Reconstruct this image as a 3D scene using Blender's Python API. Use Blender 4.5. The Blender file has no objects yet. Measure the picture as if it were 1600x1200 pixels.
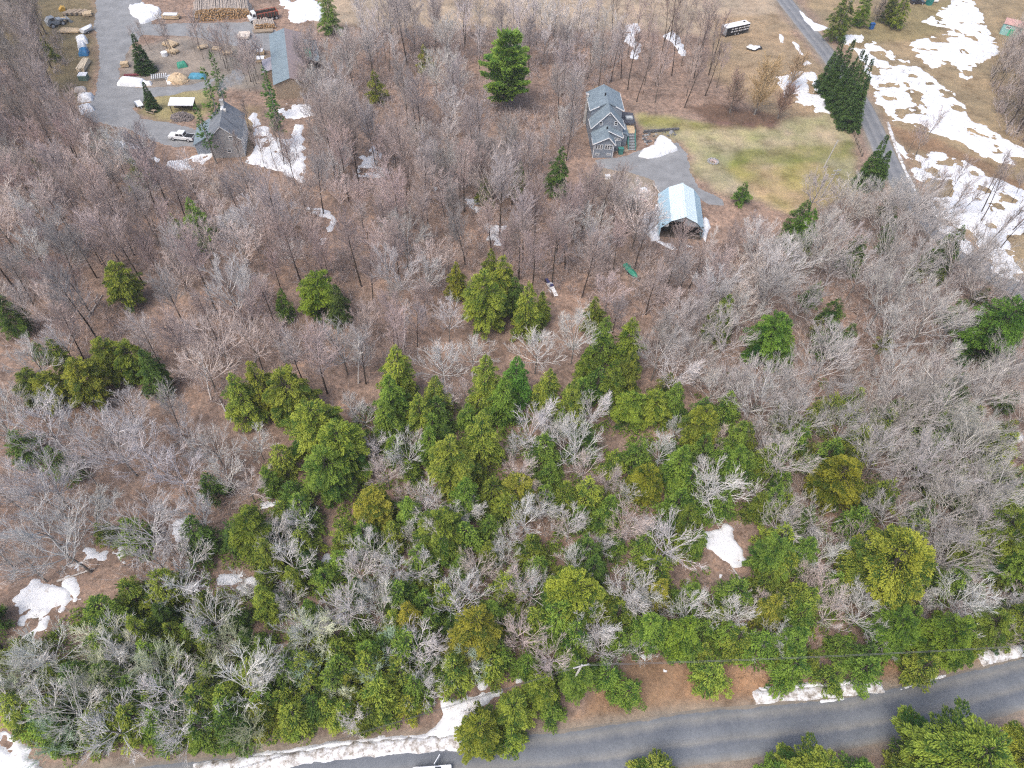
import bpy, math, random
import numpy as np
from mathutils import Matrix, Vector
rng = np.random.default_rng(7)
random.seed(7)
S = bpy.context.scene
C = S.collection
# ------------------------------------------------------------------ camera
F, HC = 1101.0, 90.0                      # focal length in photo pixels (1600 wide), camera height
d = np.array([(745-800)/F, -(1500-600)/F, -1.0]); d /= np.linalg.norm(d)
up = -d; fw = np.array([0, 0, -1.0])
Yc = fw - fw.dot(up)*up; Yc /= np.linalg.norm(Yc); Xc = np.cross(Yc, up)
MC = np.array([Xc, Yc, up])
cd = bpy.data.cameras.new('camera'); cam = bpy.data.objects.new('camera', cd); C.objects.link(cam)
cd.sensor_width = 36; cd.lens = 36*F/1600; cd.clip_end = 6000; cd.clip_start = 1
cam.matrix_world = Matrix([list(MC[i]) + [(0, 0, HC)[i]] for i in range(3)] + [[0, 0, 0, 1]])
S.camera = cam
# ------------------------------------------------------------------ light
w = bpy.data.worlds.new('World'); S.world = w; w.use_nodes = True
nt = w.node_tree; bg = nt.nodes['Background']; sky = nt.nodes.new('ShaderNodeTexSky')
sky.sky_type = 'NISHITA'; sky.sun_disc = False
SUN_EL, SUN_AZ = math.radians(58), math.radians(215)
sky.sun_elevation = SUN_EL; sky.sun_rotation = SUN_AZ
sky.air_density = 1.0; sky.dust_density = 4.0; sky.ozone_density = 1.0
nt.links.new(sky.outputs[0], bg.inputs[0]); bg.inputs[1].default_value = 0.15
sl = bpy.data.lights.new('sun', 'SUN'); so = bpy.data.objects.new('sun', sl); C.objects.link(so)
sl.energy = 1.15; sl.angle = math.radians(30); sl.color = (1, .97, .92)
sdir = Vector((math.sin(SUN_AZ)*math.cos(SUN_EL), math.cos(SUN_AZ)*math.cos(SUN_EL), math.sin(SUN_EL)))
so.rotation_euler = sdir.to_track_quat('Z', 'Y').to_euler()
S.view_settings.view_transform = 'Standard'; S.view_settings.look = 'None'
S.view_settings.gamma = 1; S.view_settings.use_curve_mapping = False
S.view_settings.exposure = 0.65
S.render.engine = 'CYCLES'
cy = S.cycles
cy.max_bounces = 4; cy.diffuse_bounces = 2; cy.glossy_bounces = 2; cy.transmission_bounces = 2; cy.volume_bounces = 0
cy.use_denoising = False; cy.filter_width = 1.2
# ------------------------------------------------------------------ maths helpers
def W(px, py, z=0.0):
    c = np.array([(px-800)/F, -(py-600)/F, -1.0]); v = MC @ c
    t = (z-HC)/v[2]; return float(v[0]*t), float(v[1]*t)
def PX(x, y, z=0.0):
    c = MC.T @ np.array([x, y, z-HC]); return 800+F*c[0]/-c[2], 600-F*c[1]/-c[2]
def WP(pts, z=0.0): return np.array([W(a, b, z) for a, b in pts])
def hsh(ix, iy, s):
    n = (ix.astype(np.int64)*374761393 + iy.astype(np.int64)*668265263 + s*982451653) & 0x7fffffff
    n = ((n ^ (n >> 13))*1274126177) & 0x7fffffff
    return ((n ^ (n >> 16)) & 0xffff)/65535.0
def vn(x, y, s=0):
    ix = np.floor(x); iy = np.floor(y); fx = x-ix; fy = y-iy
    fx = fx*fx*(3-2*fx); fy = fy*fy*(3-2*fy)
    a = hsh(ix, iy, s); b = hsh(ix+1, iy, s); c = hsh(ix, iy+1, s); e = hsh(ix+1, iy+1, s)
    return (a*(1-fx)+b*fx)*(1-fy)+(c*(1-fx)+e*fx)*fy
def fbm(x, y, s=0, o=4):
    t = 0; a = .5; f = 1
    for i in range(o): t = t+a*(vn(x*f, y*f, s+i*17)-.5); a *= .5; f *= 2.03
    return t
def sd(poly, x, y):                       # signed distance, positive inside
    p = np.asarray(poly); n = len(p); best = np.full(x.shape, 1e9); ins = np.zeros(x.shape, bool)
    for i in range(n):
        ax, ay = p[i]; bx, by = p[(i+1) % n]
        ex, ey = bx-ax, by-ay; L = ex*ex+ey*ey+1e-12
        t = np.clip(((x-ax)*ex+(y-ay)*ey)/L, 0, 1)
        best = np.minimum(best, (x-ax-t*ex)**2+(y-ay-t*ey)**2)
        cr = ((ay > y) != (by > y)); 
        with np.errstate(divide='ignore', invalid='ignore'):
            xi = ax+(y-ay)/(by-ay+1e-15)*(bx-ax)
        ins ^= cr & (x < xi)
    return np.where(ins, 1, -1)*np.sqrt(best)
def sstep(a, b, v):
    t = np.clip((v-a)/(b-a), 0, 1); return t*t*(3-2*t)
def polyline(pts, n):                     # smooth resample (Catmull-Rom)
    p = np.array(pts, float); p = np.vstack([2*p[0]-p[1], p, 2*p[-1]-p[-2]]); out = []
    for i in range(1, len(p)-2):
        for t in np.linspace(0, 1, n, endpoint=False):
            a, b, c, e = p[i-1], p[i], p[i+1], p[i+2]
            out.append(.5*((2*b)+(c-a)*t+(2*a-5*b+4*c-e)*t*t+(3*b-a-3*c+e)*t**3))
    out.append(p[-2]); return np.array(out)
# ------------------------------------------------------------------ mesh helpers
def mesh_np(name, V, faces, mats, smooth=False, attrs=None):
    """V (n,3); faces: list of (k, (m,k) int arrays); attrs: name -> (n,) float or (n,3) colour."""
    me = bpy.data.meshes.new(name); V = np.asarray(V, np.float32)
    me.vertices.add(len(V)); me.vertices.foreach_set('co', V.ravel())
    tot = [np.asarray(f, np.int32) for f in faces if len(f)]
    li = np.concatenate([f.ravel() for f in tot]); cnt = np.concatenate([np.full(len(f), f.shape[1], np.int32) for f in tot])
    st = np.concatenate([[0], np.cumsum(cnt)[:-1]]).astype(np.int32)
    me.loops.add(len(li)); me.loops.foreach_set('vertex_index', li)
    me.polygons.add(len(cnt)); me.polygons.foreach_set('loop_start', st); me.polygons.foreach_set('loop_total', cnt)
    if smooth: me.polygons.foreach_set('use_smooth', np.ones(len(cnt), bool))
    for k, a in (attrs or {}).items():
        a = np.asarray(a, np.float32)
        if a.ndim == 1:
            at = me.attributes.new(k, 'FLOAT', 'POINT'); at.data.foreach_set('value', a)
        else:
            at = me.attributes.new(k, 'FLOAT_COLOR', 'POINT')
            at.data.foreach_set('color', np.hstack([a, np.ones((len(a), 1), np.float32)]).ravel())
    me.update(calc_edges=True); 
    for m in (mats if isinstance(mats, (list, tuple)) else [mats]): me.materials.append(m)
    return me
class B:                                   # collects faces of a hand-built part
    def __init__(s): s.v = []; s.f = []
    def add(s, vs, fs):
        o = len(s.v); s.v += [tuple(map(float, q)) for q in vs]; s.f += [tuple(i+o for i in q) for q in fs]; return s
    def box(s, cx, cy, cz, sx, sy, sz, rz=0.0, ry=0.0, rx=0.0):
        m = Matrix.Translation((cx, cy, cz)) @ Matrix.Rotation(rz, 4, 'Z') @ Matrix.Rotation(ry, 4, 'Y') @ Matrix.Rotation(rx, 4, 'X')
        vs = [m @ Vector((x*sx/2, y*sy/2, z*sz/2)) for x in (-1, 1) for y in (-1, 1) for z in (-1, 1)]
        return s.add(vs, [(0, 1, 3, 2), (4, 6, 7, 5), (0, 4, 5, 1), (2, 3, 7, 6), (0, 2, 6, 4), (1, 5, 7, 3)])
    def prism(s, prof, y0, y1, axis='y'):  # profile (u,z) extruded; axis y: u=x, axis x: u=y
        n = len(prof); mk = (lambda u, t, z: (u, t, z)) if axis == 'y' else (lambda u, t, z: (t, u, z))
        vs = [mk(u, y0, z) for u, z in prof]+[mk(u, y1, z) for u, z in prof]
        return s.add(vs, [tuple(range(n)), tuple(range(2*n-1, n-1, -1))]+[(i, i+n, (i+1) % n+n, (i+1) % n) for i in range(n)])
    def slab(s, a, b, c, e, th):           # quad a b c e thickened downwards
        vs = [Vector(q) for q in (a, b, c, e)]; n = (vs[1]-vs[0]).cross(vs[2]-vs[0]).normalized()
        if n.z < 0: n = -n
        return s.add(vs+[q-n*th for q in vs], [(0, 1, 2, 3), (7, 6, 5, 4)]+[(i, i+4, (i+1) % 4+4, (i+1) % 4) for i in range(4)])
    def cyl(s, p, q, r0, r1=None, n=8):
        r1 = r0 if r1 is None else r1; p = Vector(p); q = Vector(q); dd = (q-p).normalized()
        a = dd.orthogonal().normalized(); b = dd.cross(a)
        vs = [p+(a*math.cos(t)+b*math.sin(t))*r0 for t in [2*math.pi*i/n for i in range(n)]]+[q+(a*math.cos(t)+b*math.sin(t))*r1 for t in [2*math.pi*i/n for i in range(n)]]
        return s.add(vs, [tuple(range(n-1, -1, -1)), tuple(range(n, 2*n))]+[(i, (i+1) % n, (i+1) % n+n, i+n) for i in range(n)])
    def blob(s, cx, cy, cz, rx, ry, rz, seed=0, j=.18, nu=9, nv=6, flat=True):
        r = random.Random(seed); vs = []; fs = []
        for i in range(nv+1):
            ph = math.pi*i/nv
            for k in range(nu):
                th = 2*math.pi*k/nu; q = 1+j*(r.random()*2-1)
                z = math.cos(ph)*rz*q; 
                if flat: z = max(z, -rz*.25)
                vs.append((cx+math.sin(ph)*math.cos(th)*rx*q, cy+math.sin(ph)*math.sin(th)*ry*q, cz+z))
        for i in range(nv):
            for k in range(nu): fs.append((i*nu+k, (i+1)*nu+k, (i+1)*nu+(k+1) % nu, i*nu+(k+1) % nu))
        return s.add(vs, fs)
    def mesh(s, name, mat, smooth=False):
        me = bpy.data.meshes.new(name); me.from_pydata(s.v, [], s.f); me.materials.append(mat)
        if smooth: me.polygons.foreach_set('use_smooth', [True]*len(me.polygons))
        me.update(); return me
def link(name, me, parent=None):
    o = bpy.data.objects.new(name, me); C.objects.link(o)
    if parent: o.parent = parent
    return o
def tag(o, label=None, cat=None, group=None, kind=None):
    if label: o['label'] = label
    if cat: o['category'] = cat
    if group: o['group'] = group
    if kind: o['kind'] = kind
    return o
def part(name, b, mat, parent, label=None, kind=None, smooth=False):
    return tag(link(name, b.mesh(name, mat, smooth) if isinstance(b, B) else b, parent), label, None, None, kind)
def thing(name, label, cat, x, y, rz=0.0, group=None, z=0.0):
    o = link(name, None); o.location = (x, y, z); o.rotation_euler.z = rz; o.empty_display_size = .3
    return tag(o, label, cat, group)
def solo(name, b, mat, label, cat, x, y, rz=0.0, z=0.0, group=None, smooth=False):
    o = link(name, b.mesh(name, mat, smooth)); o.location = (x, y, z); o.rotation_euler.z = rz
    return tag(o, label, cat, group)
# ------------------------------------------------------------------ materials
def nodes(name):
    m = bpy.data.materials.new(name); m.use_nodes = True; t = m.node_tree; return m, t, t.nodes['Principled BSDF']
def N(t, typ, **kw):
    n = t.nodes.new(typ)
    for k, v in kw.items(): setattr(n, k, v)
    return n
def noise(t, scale, detail=4, rough=.6, vec=None):
    n = N(t, 'ShaderNodeTexNoise'); n.inputs['Scale'].default_value = scale; n.inputs['Detail'].default_value = detail; n.inputs['Roughness'].default_value = rough
    if vec is not None: t.links.new(vec, n.inputs['Vector'])
    return n.outputs['Fac']
def ramp(t, fac, stops):
    r = N(t, 'ShaderNodeValToRGB'); t.links.new(fac, r.inputs[0]); e = r.color_ramp.elements
    while len(e) < len(stops): e.new(.5)
    for q, (p, c) in zip(e, stops): q.position = p; q.color = (*c, 1) if len(c) == 3 else c
    return r.outputs[0]
def mixc(t, fac, a, b, mode='MIX'):
    m = N(t, 'ShaderNodeMix', data_type='RGBA', blend_type=mode)
    for s_, v in ((m.inputs[0], fac), (m.inputs[6], a), (m.inputs[7], b)):
        if isinstance(v, (int, float)): s_.default_value = v
        elif isinstance(v, tuple): s_.default_value = (*v, 1)
        else: t.links.new(v, s_)
    return m.outputs[2]
def objv(t): return N(t, 'ShaderNodeTexCoord').outputs['Object']
def geov(t): return N(t, 'ShaderNodeNewGeometry').outputs['Position']
def bump(t, p, fac, st=.4, dist=.05):
    b = N(t, 'ShaderNodeBump'); b.inputs['Strength'].default_value = st; b.inputs['Distance'].default_value = dist
    t.links.new(fac, b.inputs['Height']); t.links.new(b.outputs[0], p.inputs['Normal'])
def MAT(name, col, rough=.7, var=.25, scale=1.5, metal=0.0, spec=.4):
    m, t, p = nodes(name); v = objv(t)
    f = noise(t, scale, 5, .65, v)
    lo = tuple(c*(1-var) for c in col); hi = tuple(min(1, c*(1+var)) for c in col)
    t.links.new(ramp(t, f, [(.3, lo), (.7, hi)]), p.inputs['Base Color'])
    p.inputs['Roughness'].default_value = rough; p.inputs['Metallic'].default_value = metal
    p.inputs['Specular IOR Level'].default_value = spec
    return m
def corr(name, col, rough, axis, scale, var=.12, dist=.04, st=.6, metal=0.0):   # ribbed sheet or clapboard relief
    m, t, p = nodes(name); v = objv(t)
    f = noise(t, .8, 5, .7, v)
    base = ramp(t, f, [(.3, tuple(c*(1-var) for c in col)), (.7, tuple(min(1, c*(1+var)) for c in col))])
    t.links.new(base, p.inputs['Base Color'])
    wv = N(t, 'ShaderNodeTexWave', wave_type='BANDS', bands_direction=axis, wave_profile='SAW' if axis == 'Z' else 'SIN')
    wv.inputs['Scale'].default_value = scale; t.links.new(v, wv.inputs['Vector'])
    bump(t, p, wv.outputs['Fac'], st, dist); p.inputs['Roughness'].default_value = rough; p.inputs['Metallic'].default_value = metal
    return m
def ground_mat():
    m, t, p = nodes('ground_cover'); g = geov(t)
    a = N(t, 'ShaderNodeAttribute', attribute_name='zone').outputs['Color']
    lf = N(t, 'ShaderNodeAttribute', attribute_name='litter').outputs['Fac']
    n1 = noise(t, .22, 6, .65, g); n2 = noise(t, 2.2, 6, .75, g); n3 = noise(t, .06, 4, .6, g)
    vo = N(t, 'ShaderNodeTexVoronoi'); vo.inputs['Scale'].default_value = 3.2; t.links.new(g, vo.inputs['Vector'])
    leaf = ramp(t, noise(t, 4.5, 3, .8, vo.outputs['Color']), [(.25, (.66, .6, .56)), (.5, (1, .97, .94)), (.75, (1.34, 1.26, 1.2))])
    leaf = mixc(t, 1.0, leaf, ramp(t, noise(t, .9, 5, .7, g), [(.32, (.6, .56, .52)), (.5, (1, 1, 1)), (.66, (1.3, 1.2, 1.1))]), 'MULTIPLY')
    gr = ramp(t, n2, [(.25, (.62, .62, .6)), (.5, (1, 1, 1)), (.75, (1.35, 1.35, 1.3))])
    c = mixc(t, 1.0, a, mixc(t, lf, gr, leaf), 'MULTIPLY')
    c = mixc(t, 1.0, c, ramp(t, n1, [(.3, (.62, .6, .58)), (.5, (1, 1, 1)), (.7, (1.3, 1.27, 1.22))]), 'MULTIPLY')
    c = mixc(t, 1.0, c, ramp(t, n3, [(.35, (.85, .88, .9)), (.65, (1.12, 1.08, 1.05))]), 'MULTIPLY')
    t.links.new(c, p.inputs['Base Color']); p.inputs['Roughness'].default_value = .95; p.inputs['Specular IOR Level'].default_value = .1
    bump(t, p, n2, .8, .12); return m
def road_mat(name, a, b, c, along=None):
    m, t, p = nodes(name); g = geov(t)
    e = (.23, .2, .165); u = N(t, 'ShaderNodeAttribute', attribute_name='across').outputs['Fac']
    n1 = noise(t, .3, 6, .7, g); n2 = noise(t, 6, 4, .8, g)
    ad = N(t, 'ShaderNodeMath', operation='MULTIPLY_ADD'); t.links.new(n1, ad.inputs[0]); ad.inputs[1].default_value = .16; t.links.new(u, ad.inputs[2])
    col = ramp(t, ad.outputs[0], [(.1, e), (.18, b), (.26, a), (.4, c), (.48, b), (.6, a), (.74, c), (.88, b), (.98, a), (1.0, e)])
    col = mixc(t, 1.0, col, ramp(t, n1, [(.3, (.75, .77, .8)), (.7, (1.2, 1.18, 1.15))]), 'MULTIPLY')
    col = mixc(t, 1.0, col, ramp(t, n2, [(.3, (.78, .78, .78)), (.7, (1.22, 1.22, 1.22))]), 'MULTIPLY')
    t.links.new(col, p.inputs['Base Color']); p.inputs['Roughness'].default_value = .75; bump(t, p, n2, .3, .03); return m
def snow_mat(name, dirt):
    m, t, p = nodes(name); g = geov(t)
    f = noise(t, 1.3, 6, .75, g)
    t.links.new(ramp(t, f, [(dirt-.1, (.2, .17, .14)), (dirt, (.5, .47, .44)), (dirt+.1, (.74, .75, .77))]), p.inputs['Base Color'])
    p.inputs['Roughness'].default_value = .6; bump(t, p, noise(t, 2.5, 5, .6, g), .35, .12)
    return m
def foliage(name, dark, light, trans=.15):
    m, t, p = nodes(name); oi = N(t, 'ShaderNodeObjectInfo'); v = objv(t)
    tip = N(t, 'ShaderNodeAttribute', attribute_name='tip').outputs['Fac']
    n = noise(t, .55, 3, .6, v)
    mm = N(t, 'ShaderNodeMath', operation='MULTIPLY_ADD'); t.links.new(n, mm.inputs[0]); mm.inputs[1].default_value = .9; 
    sb = N(t, 'ShaderNodeMath', operation='ADD'); t.links.new(tip, sb.inputs[0]); sb.inputs[1].default_value = -.5; t.links.new(sb.outputs[0], mm.inputs[2])
    c = mixc(t, 1.0, ramp(t, mm.outputs[0], [(.1, dark), (.75, light)]), oi.outputs['Color'], 'MULTIPLY')
    p.inputs['Roughness'].default_value = .65; p.inputs['Specular IOR Level'].default_value = .25
    t.links.new(c, p.inputs['Base Color'])
    tr = N(t, 'ShaderNodeBsdfTranslucent'); t.links.new(c, tr.inputs[0])
    mx = N(t, 'ShaderNodeMixShader'); mx.inputs[0].default_value = trans
    t.links.new(p.outputs[0], mx.inputs[1]); t.links.new(tr.outputs[0], mx.inputs[2])
    t.links.new(mx.outputs[0], t.nodes['Material Output'].inputs[0]); return m
def bark(name, lo, hi, scale=1.2):
    m, t, p = nodes(name); oi = N(t, 'ShaderNodeObjectInfo'); v = objv(t)
    c = mixc(t, 1.0, ramp(t, noise(t, scale, 4, .7, v), [(.32, lo), (.68, hi)]), oi.outputs['Color'], 'MULTIPLY')
    t.links.new(c, p.inputs['Base Color']); p.inputs['Roughness'].default_value = .85; p.inputs['Specular IOR Level'].default_value = .2; return m
def glass_dark(name, col=(.03, .035, .045)):
    m, t, p = nodes(name); p.inputs['Base Color'].default_value = (*col, 1); p.inputs['Roughness'].default_value = .12; return m
m_ground = ground_mat()
m_road = road_mat('worn_asphalt', (.165, .178, .195), (.21, .208, .2), (.135, .148, .17))
m_drive = road_mat('town_asphalt', (.2, .205, .215), (.24, .24, .245), (.17, .175, .185))
m_gravel = MAT('grey_gravel', (.245, .248, .252), .9, .22, .3)
m_snow = snow_mat('old_snow', .34); m_dsnow = snow_mat('dirty_snow', .47)
m_hem = foliage('hemlock_needles', (.03, .078, .014), (.3, .335, .055))
m_spr = foliage('spruce_needles', (.012, .035, .012), (.055, .1, .025), .12)
m_pin = foliage('pine_needles', (.03, .085, .02), (.13, .21, .045))
m_bark = bark('grey_bark', (.13, .115, .1), (.3, .28, .26))
m_limb = bark('pale_limbs', (.5, .475, .45), (.8, .775, .75))
m_twig = bark('reddish_twigs', (.37, .325, .31), (.58, .53, .51), .5)
m_dbark = bark('dark_bark', (.045, .035, .03), (.13, .105, .09))
m_glass = glass_dark('window_glass')
m_white = MAT('white_paint', (.78, .78, .78), .5, .06)
m_black = MAT('black_rubber', (.02, .02, .022), .7, .2)
m_tan = MAT('fresh_lumber', (.55, .42, .27), .8, .25, 3)
m_plank = MAT('weathered_boards', (.33, .26, .19), .85, .3, 3)
m_grey = MAT('grey_steel', (.3, .32, .34), .5, .25)
m_conc = MAT('pale_concrete', (.55, .53, .5), .85, .2)
# ------------------------------------------------------------------ layout polygons in photo pixels -> ground
YARD = WP([(152, -25), (208, -25), (222, 0), (238, 38), (300, 36), (395, 33), (440, 50), (425, 80), (395, 78), (300, 58), (222, 55), (203, 75), (188, 108), (186, 132), (225, 137), (300, 132), (335, 122), (330, 137), (262, 150), (228, 154), (208, 170), (222, 185), (262, 192), (300, 200), (322, 212), (318, 232), (255, 228), (195, 200), (150, 192), (128, 178), (148, 150), (156, 95), (146, 40)])
ROADL = [(-200, 1300), (100, 1252), (380, 1222), (600, 1198), (760, 1190), (900, 1180), (1060, 1155), (1200, 1140), (1330, 1126), (1450, 1102), (1600, 1066), (1800, 1010)]
ROADU = [(1150, -120), (1205, -30), (1243, 22), (1288, 78), (1322, 125), (1350, 170), (1374, 220), (1393, 262), (1425, 312), (1480, 375), (1545, 425), (1640, 475), (1800, 520)]
HDRIVE = WP([(1000, 235), (1058, 222), (1075, 240), (1080, 268), (1092, 292), (1130, 312), (1135, 325), (1105, 318), (1085, 305), (1028, 305), (1020, 282), (980, 268), (935, 262), (930, 250), (965, 246)])
LAWN = WP([(990, 178), (1040, 182), (1100, 190), (1200, 195), (1240, 182), (1290, 180), (1325, 200), (1335, 250), (1340, 300), (1290, 320), (1230, 335), (1190, 310), (1110, 300), (1085, 270), (1070, 220), (1010, 205)])
def strip_poly(pts, half):
    p = polyline(WP(pts), 8); t = np.gradient(p, axis=0); t /= np.linalg.norm(t, axis=1)[:, None]
    n = np.stack([-t[:, 1], t[:, 0]], 1); return p, n, np.vstack([p+n*half, (p-n*half)[::-1]])
RL, RLn, RLp = strip_poly(ROADL, 3.1); RU, RUn, RUp = strip_poly(ROADU, 2.9)
FLATS = [YARD, HDRIVE, RLp, RUp]
def gh(x, y):                              # gentle bumps of the wood floor, flat where people drive and build
    x = np.atleast_1d(np.asarray(x, float)); y = np.atleast_1d(np.asarray(y, float)); m = np.ones(x.shape)
    for q in FLATS: m = np.minimum(m, sstep(.3, 5, -sd(q, x, y)))
    for cx, cy, r in ((17, 150, 13), (33, 122, 9), (-67, 141, 11), (-62, 176, 18)): m = np.minimum(m, sstep(r, r+4, np.hypot(x-cx, y-cy)))
    return m*(fbm(x/13, y/13, 3, 3)*.9+fbm(x/3, y/3, 9, 2)*.18+.1)
def gz(x, y): return float(gh(x, y)[0])
# ------------------------------------------------------------------ ground
xs = np.concatenate([[-4000, -2000, -1000, -500, -300], np.arange(-200, 201, 1.0), [300, 500, 1000, 2000, 4000]])
ys = np.concatenate([[-4000, -2000, -800, -300, -80], np.arange(-15, 276, 1.0), [330, 450, 800, 1600, 4000]])
gx, gy = [q.ravel() for q in np.meshgrid(xs, ys)]
zone = np.tile(np.array([.275, .208, .172]), (len(gx), 1)); lit = np.ones(len(gx))
dn = fbm(gx/5, gy/5, 21, 4)*7
Z = [  # colour, litter amount, softness, polygon in pixels
    ((.37, .3, .225), .25, 6, [(500, -60), (1200, -60), (1230, 40), (1200, 90), (1120, 60), (960, 45), (700, 45), (500, 42)]),
    ((.2, .165, .1), .4, 5, [(-100, -60), (150, -60), (145, 40), (150, 110), (130, 180), (60, 110), (-100, 60)]),
    ((.33, .25, .165), .25, 4, [(1110, 30), (1215, 20), (1290, 110), (1290, 190), (1200, 190), (1110, 120)]),
    ((.3, .235, .15), .3, 5, [(1255, -60), (1700, -60), (1700, 400), (1600, 440), (1480, 350), (1390, 200), (1320, 80), (1260, 10)]),
    ((.24, .2, .11), .3, 4, [(1290, 30), (1500, 0), (1460, 60), (1330, 70)]),
    ((.25, .17, .11), .4, 3, [(1390, 195), (1480, 225), (1600, 285), (1600, 310), (1500, 250), (1420, 235)]),
    ((.335, .3, .185), .15, 3, None),
    ((.235, .225, .095), .15, 3, [(1150, 232), (1330, 225), (1335, 248), (1180, 262), (1130, 262)]),
    ((.33, .27, .13), .1, 3, [(1120, 260), (1290, 255), (1330, 300), (1230, 335), (1170, 300)]),
    ((.28, .26, .1), .1, 3, [(1000, 178), (1100, 190), (1140, 200), (1060, 205), (1000, 195)]),
    ((.31, .27, .14), .1, 2.5, [(215, 160), (262, 145), (330, 140), (340, 160), (310, 185), (262, 190), (215, 178)]),
    ((.26, .23, .2), .3, 4, [(190, 75), (300, 55), (420, 85), (420, 140), (330, 140), (190, 138)]),
    ((.36, .27, .17), .2, 3, [(375, 165), (410, 165), (405, 200), (390, 245), (378, 245)]),
    ((.3, .25, .2), .3, 3, [(930, 250), (1020, 262), (1030, 305), (1000, 335), (900, 300)]),
    ((.31, .2, .125), .5, 2, [(880, 1130), (1000, 1030), (1150, 1030), (1230, 1070), (1160, 1105), (1000, 1125)]),
    ((.31, .2, .125), .5, 2, [(1350, 1040), (1500, 990), (1600, 980), (1600, 1030), (1400, 1075)]),
    ((.15, .1, .075), .6, 3, [(1080, 170), (1130, 165), (1230, 180), (1200, 200), (1110, 200)]),
]
for col, l, soft, q in Z:
    poly = LAWN if q is None else WP(q)
    m = sstep(-soft/2, soft/2, sd(poly, gx, gy)+dn*.6)
    zone = zone*(1-m[:, None])+np.array(col)*m[:, None]; lit = lit*(1-m)+l*m
ml = sstep(-1, 1, sd(LAWN, gx, gy)); kk = np.clip(fbm(gx/6, gy/6, 61, 4)*2.4+fbm(gx/2, gy/2, 63, 3), -1, 1)
zone = np.clip(zone+(ml*kk)[:, None]*np.array((-.065, -.02, -.055)), .02, 1)
for q in (RLp, RUp):                       # sandy verges
    m = sstep(-1.6, .2, sd(q, gx, gy)+dn*.15)*.8; zone = zone*(1-m[:, None])+np.array((.27, .235, .19))*m[:, None]; lit = lit*(1-m)
nx, ny = len(xs), len(ys); ii = np.arange(nx*ny).reshape(ny, nx)
quads = np.stack([ii[:-1, :-1], ii[:-1, 1:], ii[1:, 1:], ii[1:, :-1]], -1).reshape(-1, 4)
g_o = tag(link('ground', mesh_np('ground', np.stack([gx, gy, gh(gx, gy)], 1), [quads], m_ground, True, {'zone': zone, 'litter': lit})), kind='structure')
def ribbon(name, P_, Nn, half, mat, z, rag=.35):
    k = 13; us = np.linspace(-1, 1, k); V = []; A = []
    for i, (p, n) in enumerate(zip(P_, Nn)):
        for u in us:
            h = half+(rag*float(fbm(np.array([i*.31]), np.array([u*3]), 5, 3)[0])*2 if abs(u) > .95 else 0)
            q = p+n*u*h; V.append((q[0], q[1], z+.06*(1-u*u)-(.1 if abs(u) > .99 else 0))); A.append((u+1)/2)
    i2 = np.arange(len(P_)*k).reshape(-1, k)
    qd = np.stack([i2[:-1, 1:], i2[:-1, :-1], i2[1:, :-1], i2[1:, 1:]], -1).reshape(-1, 4)
    return tag(link(name, mesh_np(name, V, [qd], mat, True, {'across': A})), kind='structure')
def dense(P_, st=.9):
    out = [P_[0]]
    for a, b in zip(P_[:-1], P_[1:]):
        k = max(1, int(np.linalg.norm(b-a)/st)); out += [a+(b-a)*t/k for t in range(1, k+1)]
    return np.array(out)
def nrm(p):
    t = np.gradient(p, axis=0); t /= np.linalg.norm(t, axis=1)[:, None]; return np.stack([-t[:, 1], t[:, 0]], 1)
a_ = dense(RL); ribbon('road', a_, nrm(a_), 3.1, m_road, .05)
a_ = dense(RU); ribbon('road', a_, nrm(a_), 2.9, m_drive, .05, .2)
def patch(name, poly, mat, thick, step=.4, rag=1.0, edge=.6, seed=0, kind='stuff', holes=0.0, base=None, nscale=2.2):
    p = np.asarray(poly); x0, y0 = p.min(0)-1.5; x1, y1 = p.max(0)+1.5
    X, Yy = np.meshgrid(np.arange(x0, x1, step), np.arange(y0, y1, step)); sh = X.shape; X = X.ravel(); Yy = Yy.ravel()
    dd = sd(p, X, Yy)+fbm(X/nscale, Yy/nscale, seed+40, 5)*rag*2
    if holes: dd = np.minimum(dd, (fbm(X/3.2, Yy/3.2, seed+80, 5)+.26-holes*.26)*6)
    g = gh(X, Yy)
    if nscale > 1.5: dd = np.minimum(dd, (fbm(X/1.1, Yy/1.1, seed+150, 4)+.36)*3)
    z = g+np.clip(dd/edge, -1, 1)*thick
    z = np.where(dd > 0, z+thick*.5*fbm(X/1.3, Yy/1.3, seed+7, 3)*np.clip(dd/edge, 0, 1), np.minimum(z, g-.05))
    idx = np.arange(len(X)).reshape(sh); keep = (dd > 0).reshape(sh)
    kq = keep[:-1, :-1] | keep[:-1, 1:] | keep[1:, 1:] | keep[1:, :-1]
    q = np.stack([idx[:-1, :-1], idx[:-1, 1:], idx[1:, 1:], idx[1:, :-1]], -1)[kq]
    if len(q) == 0: return None
    us, inv = np.unique(q.ravel(), return_inverse=True); V = np.stack([X, Yy, z], 1)[us]
    return tag(link(name, mesh_np(name, V, [inv.reshape(-1, 4)], mat, True)), kind=kind)
patch('gravel_yard', YARD, m_gravel, .03, .5, .8, .5, 1, 'structure')
patch('driveway', HDRIVE, m_gravel, .03, .4, .6, .5, 2, 'structure')
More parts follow.
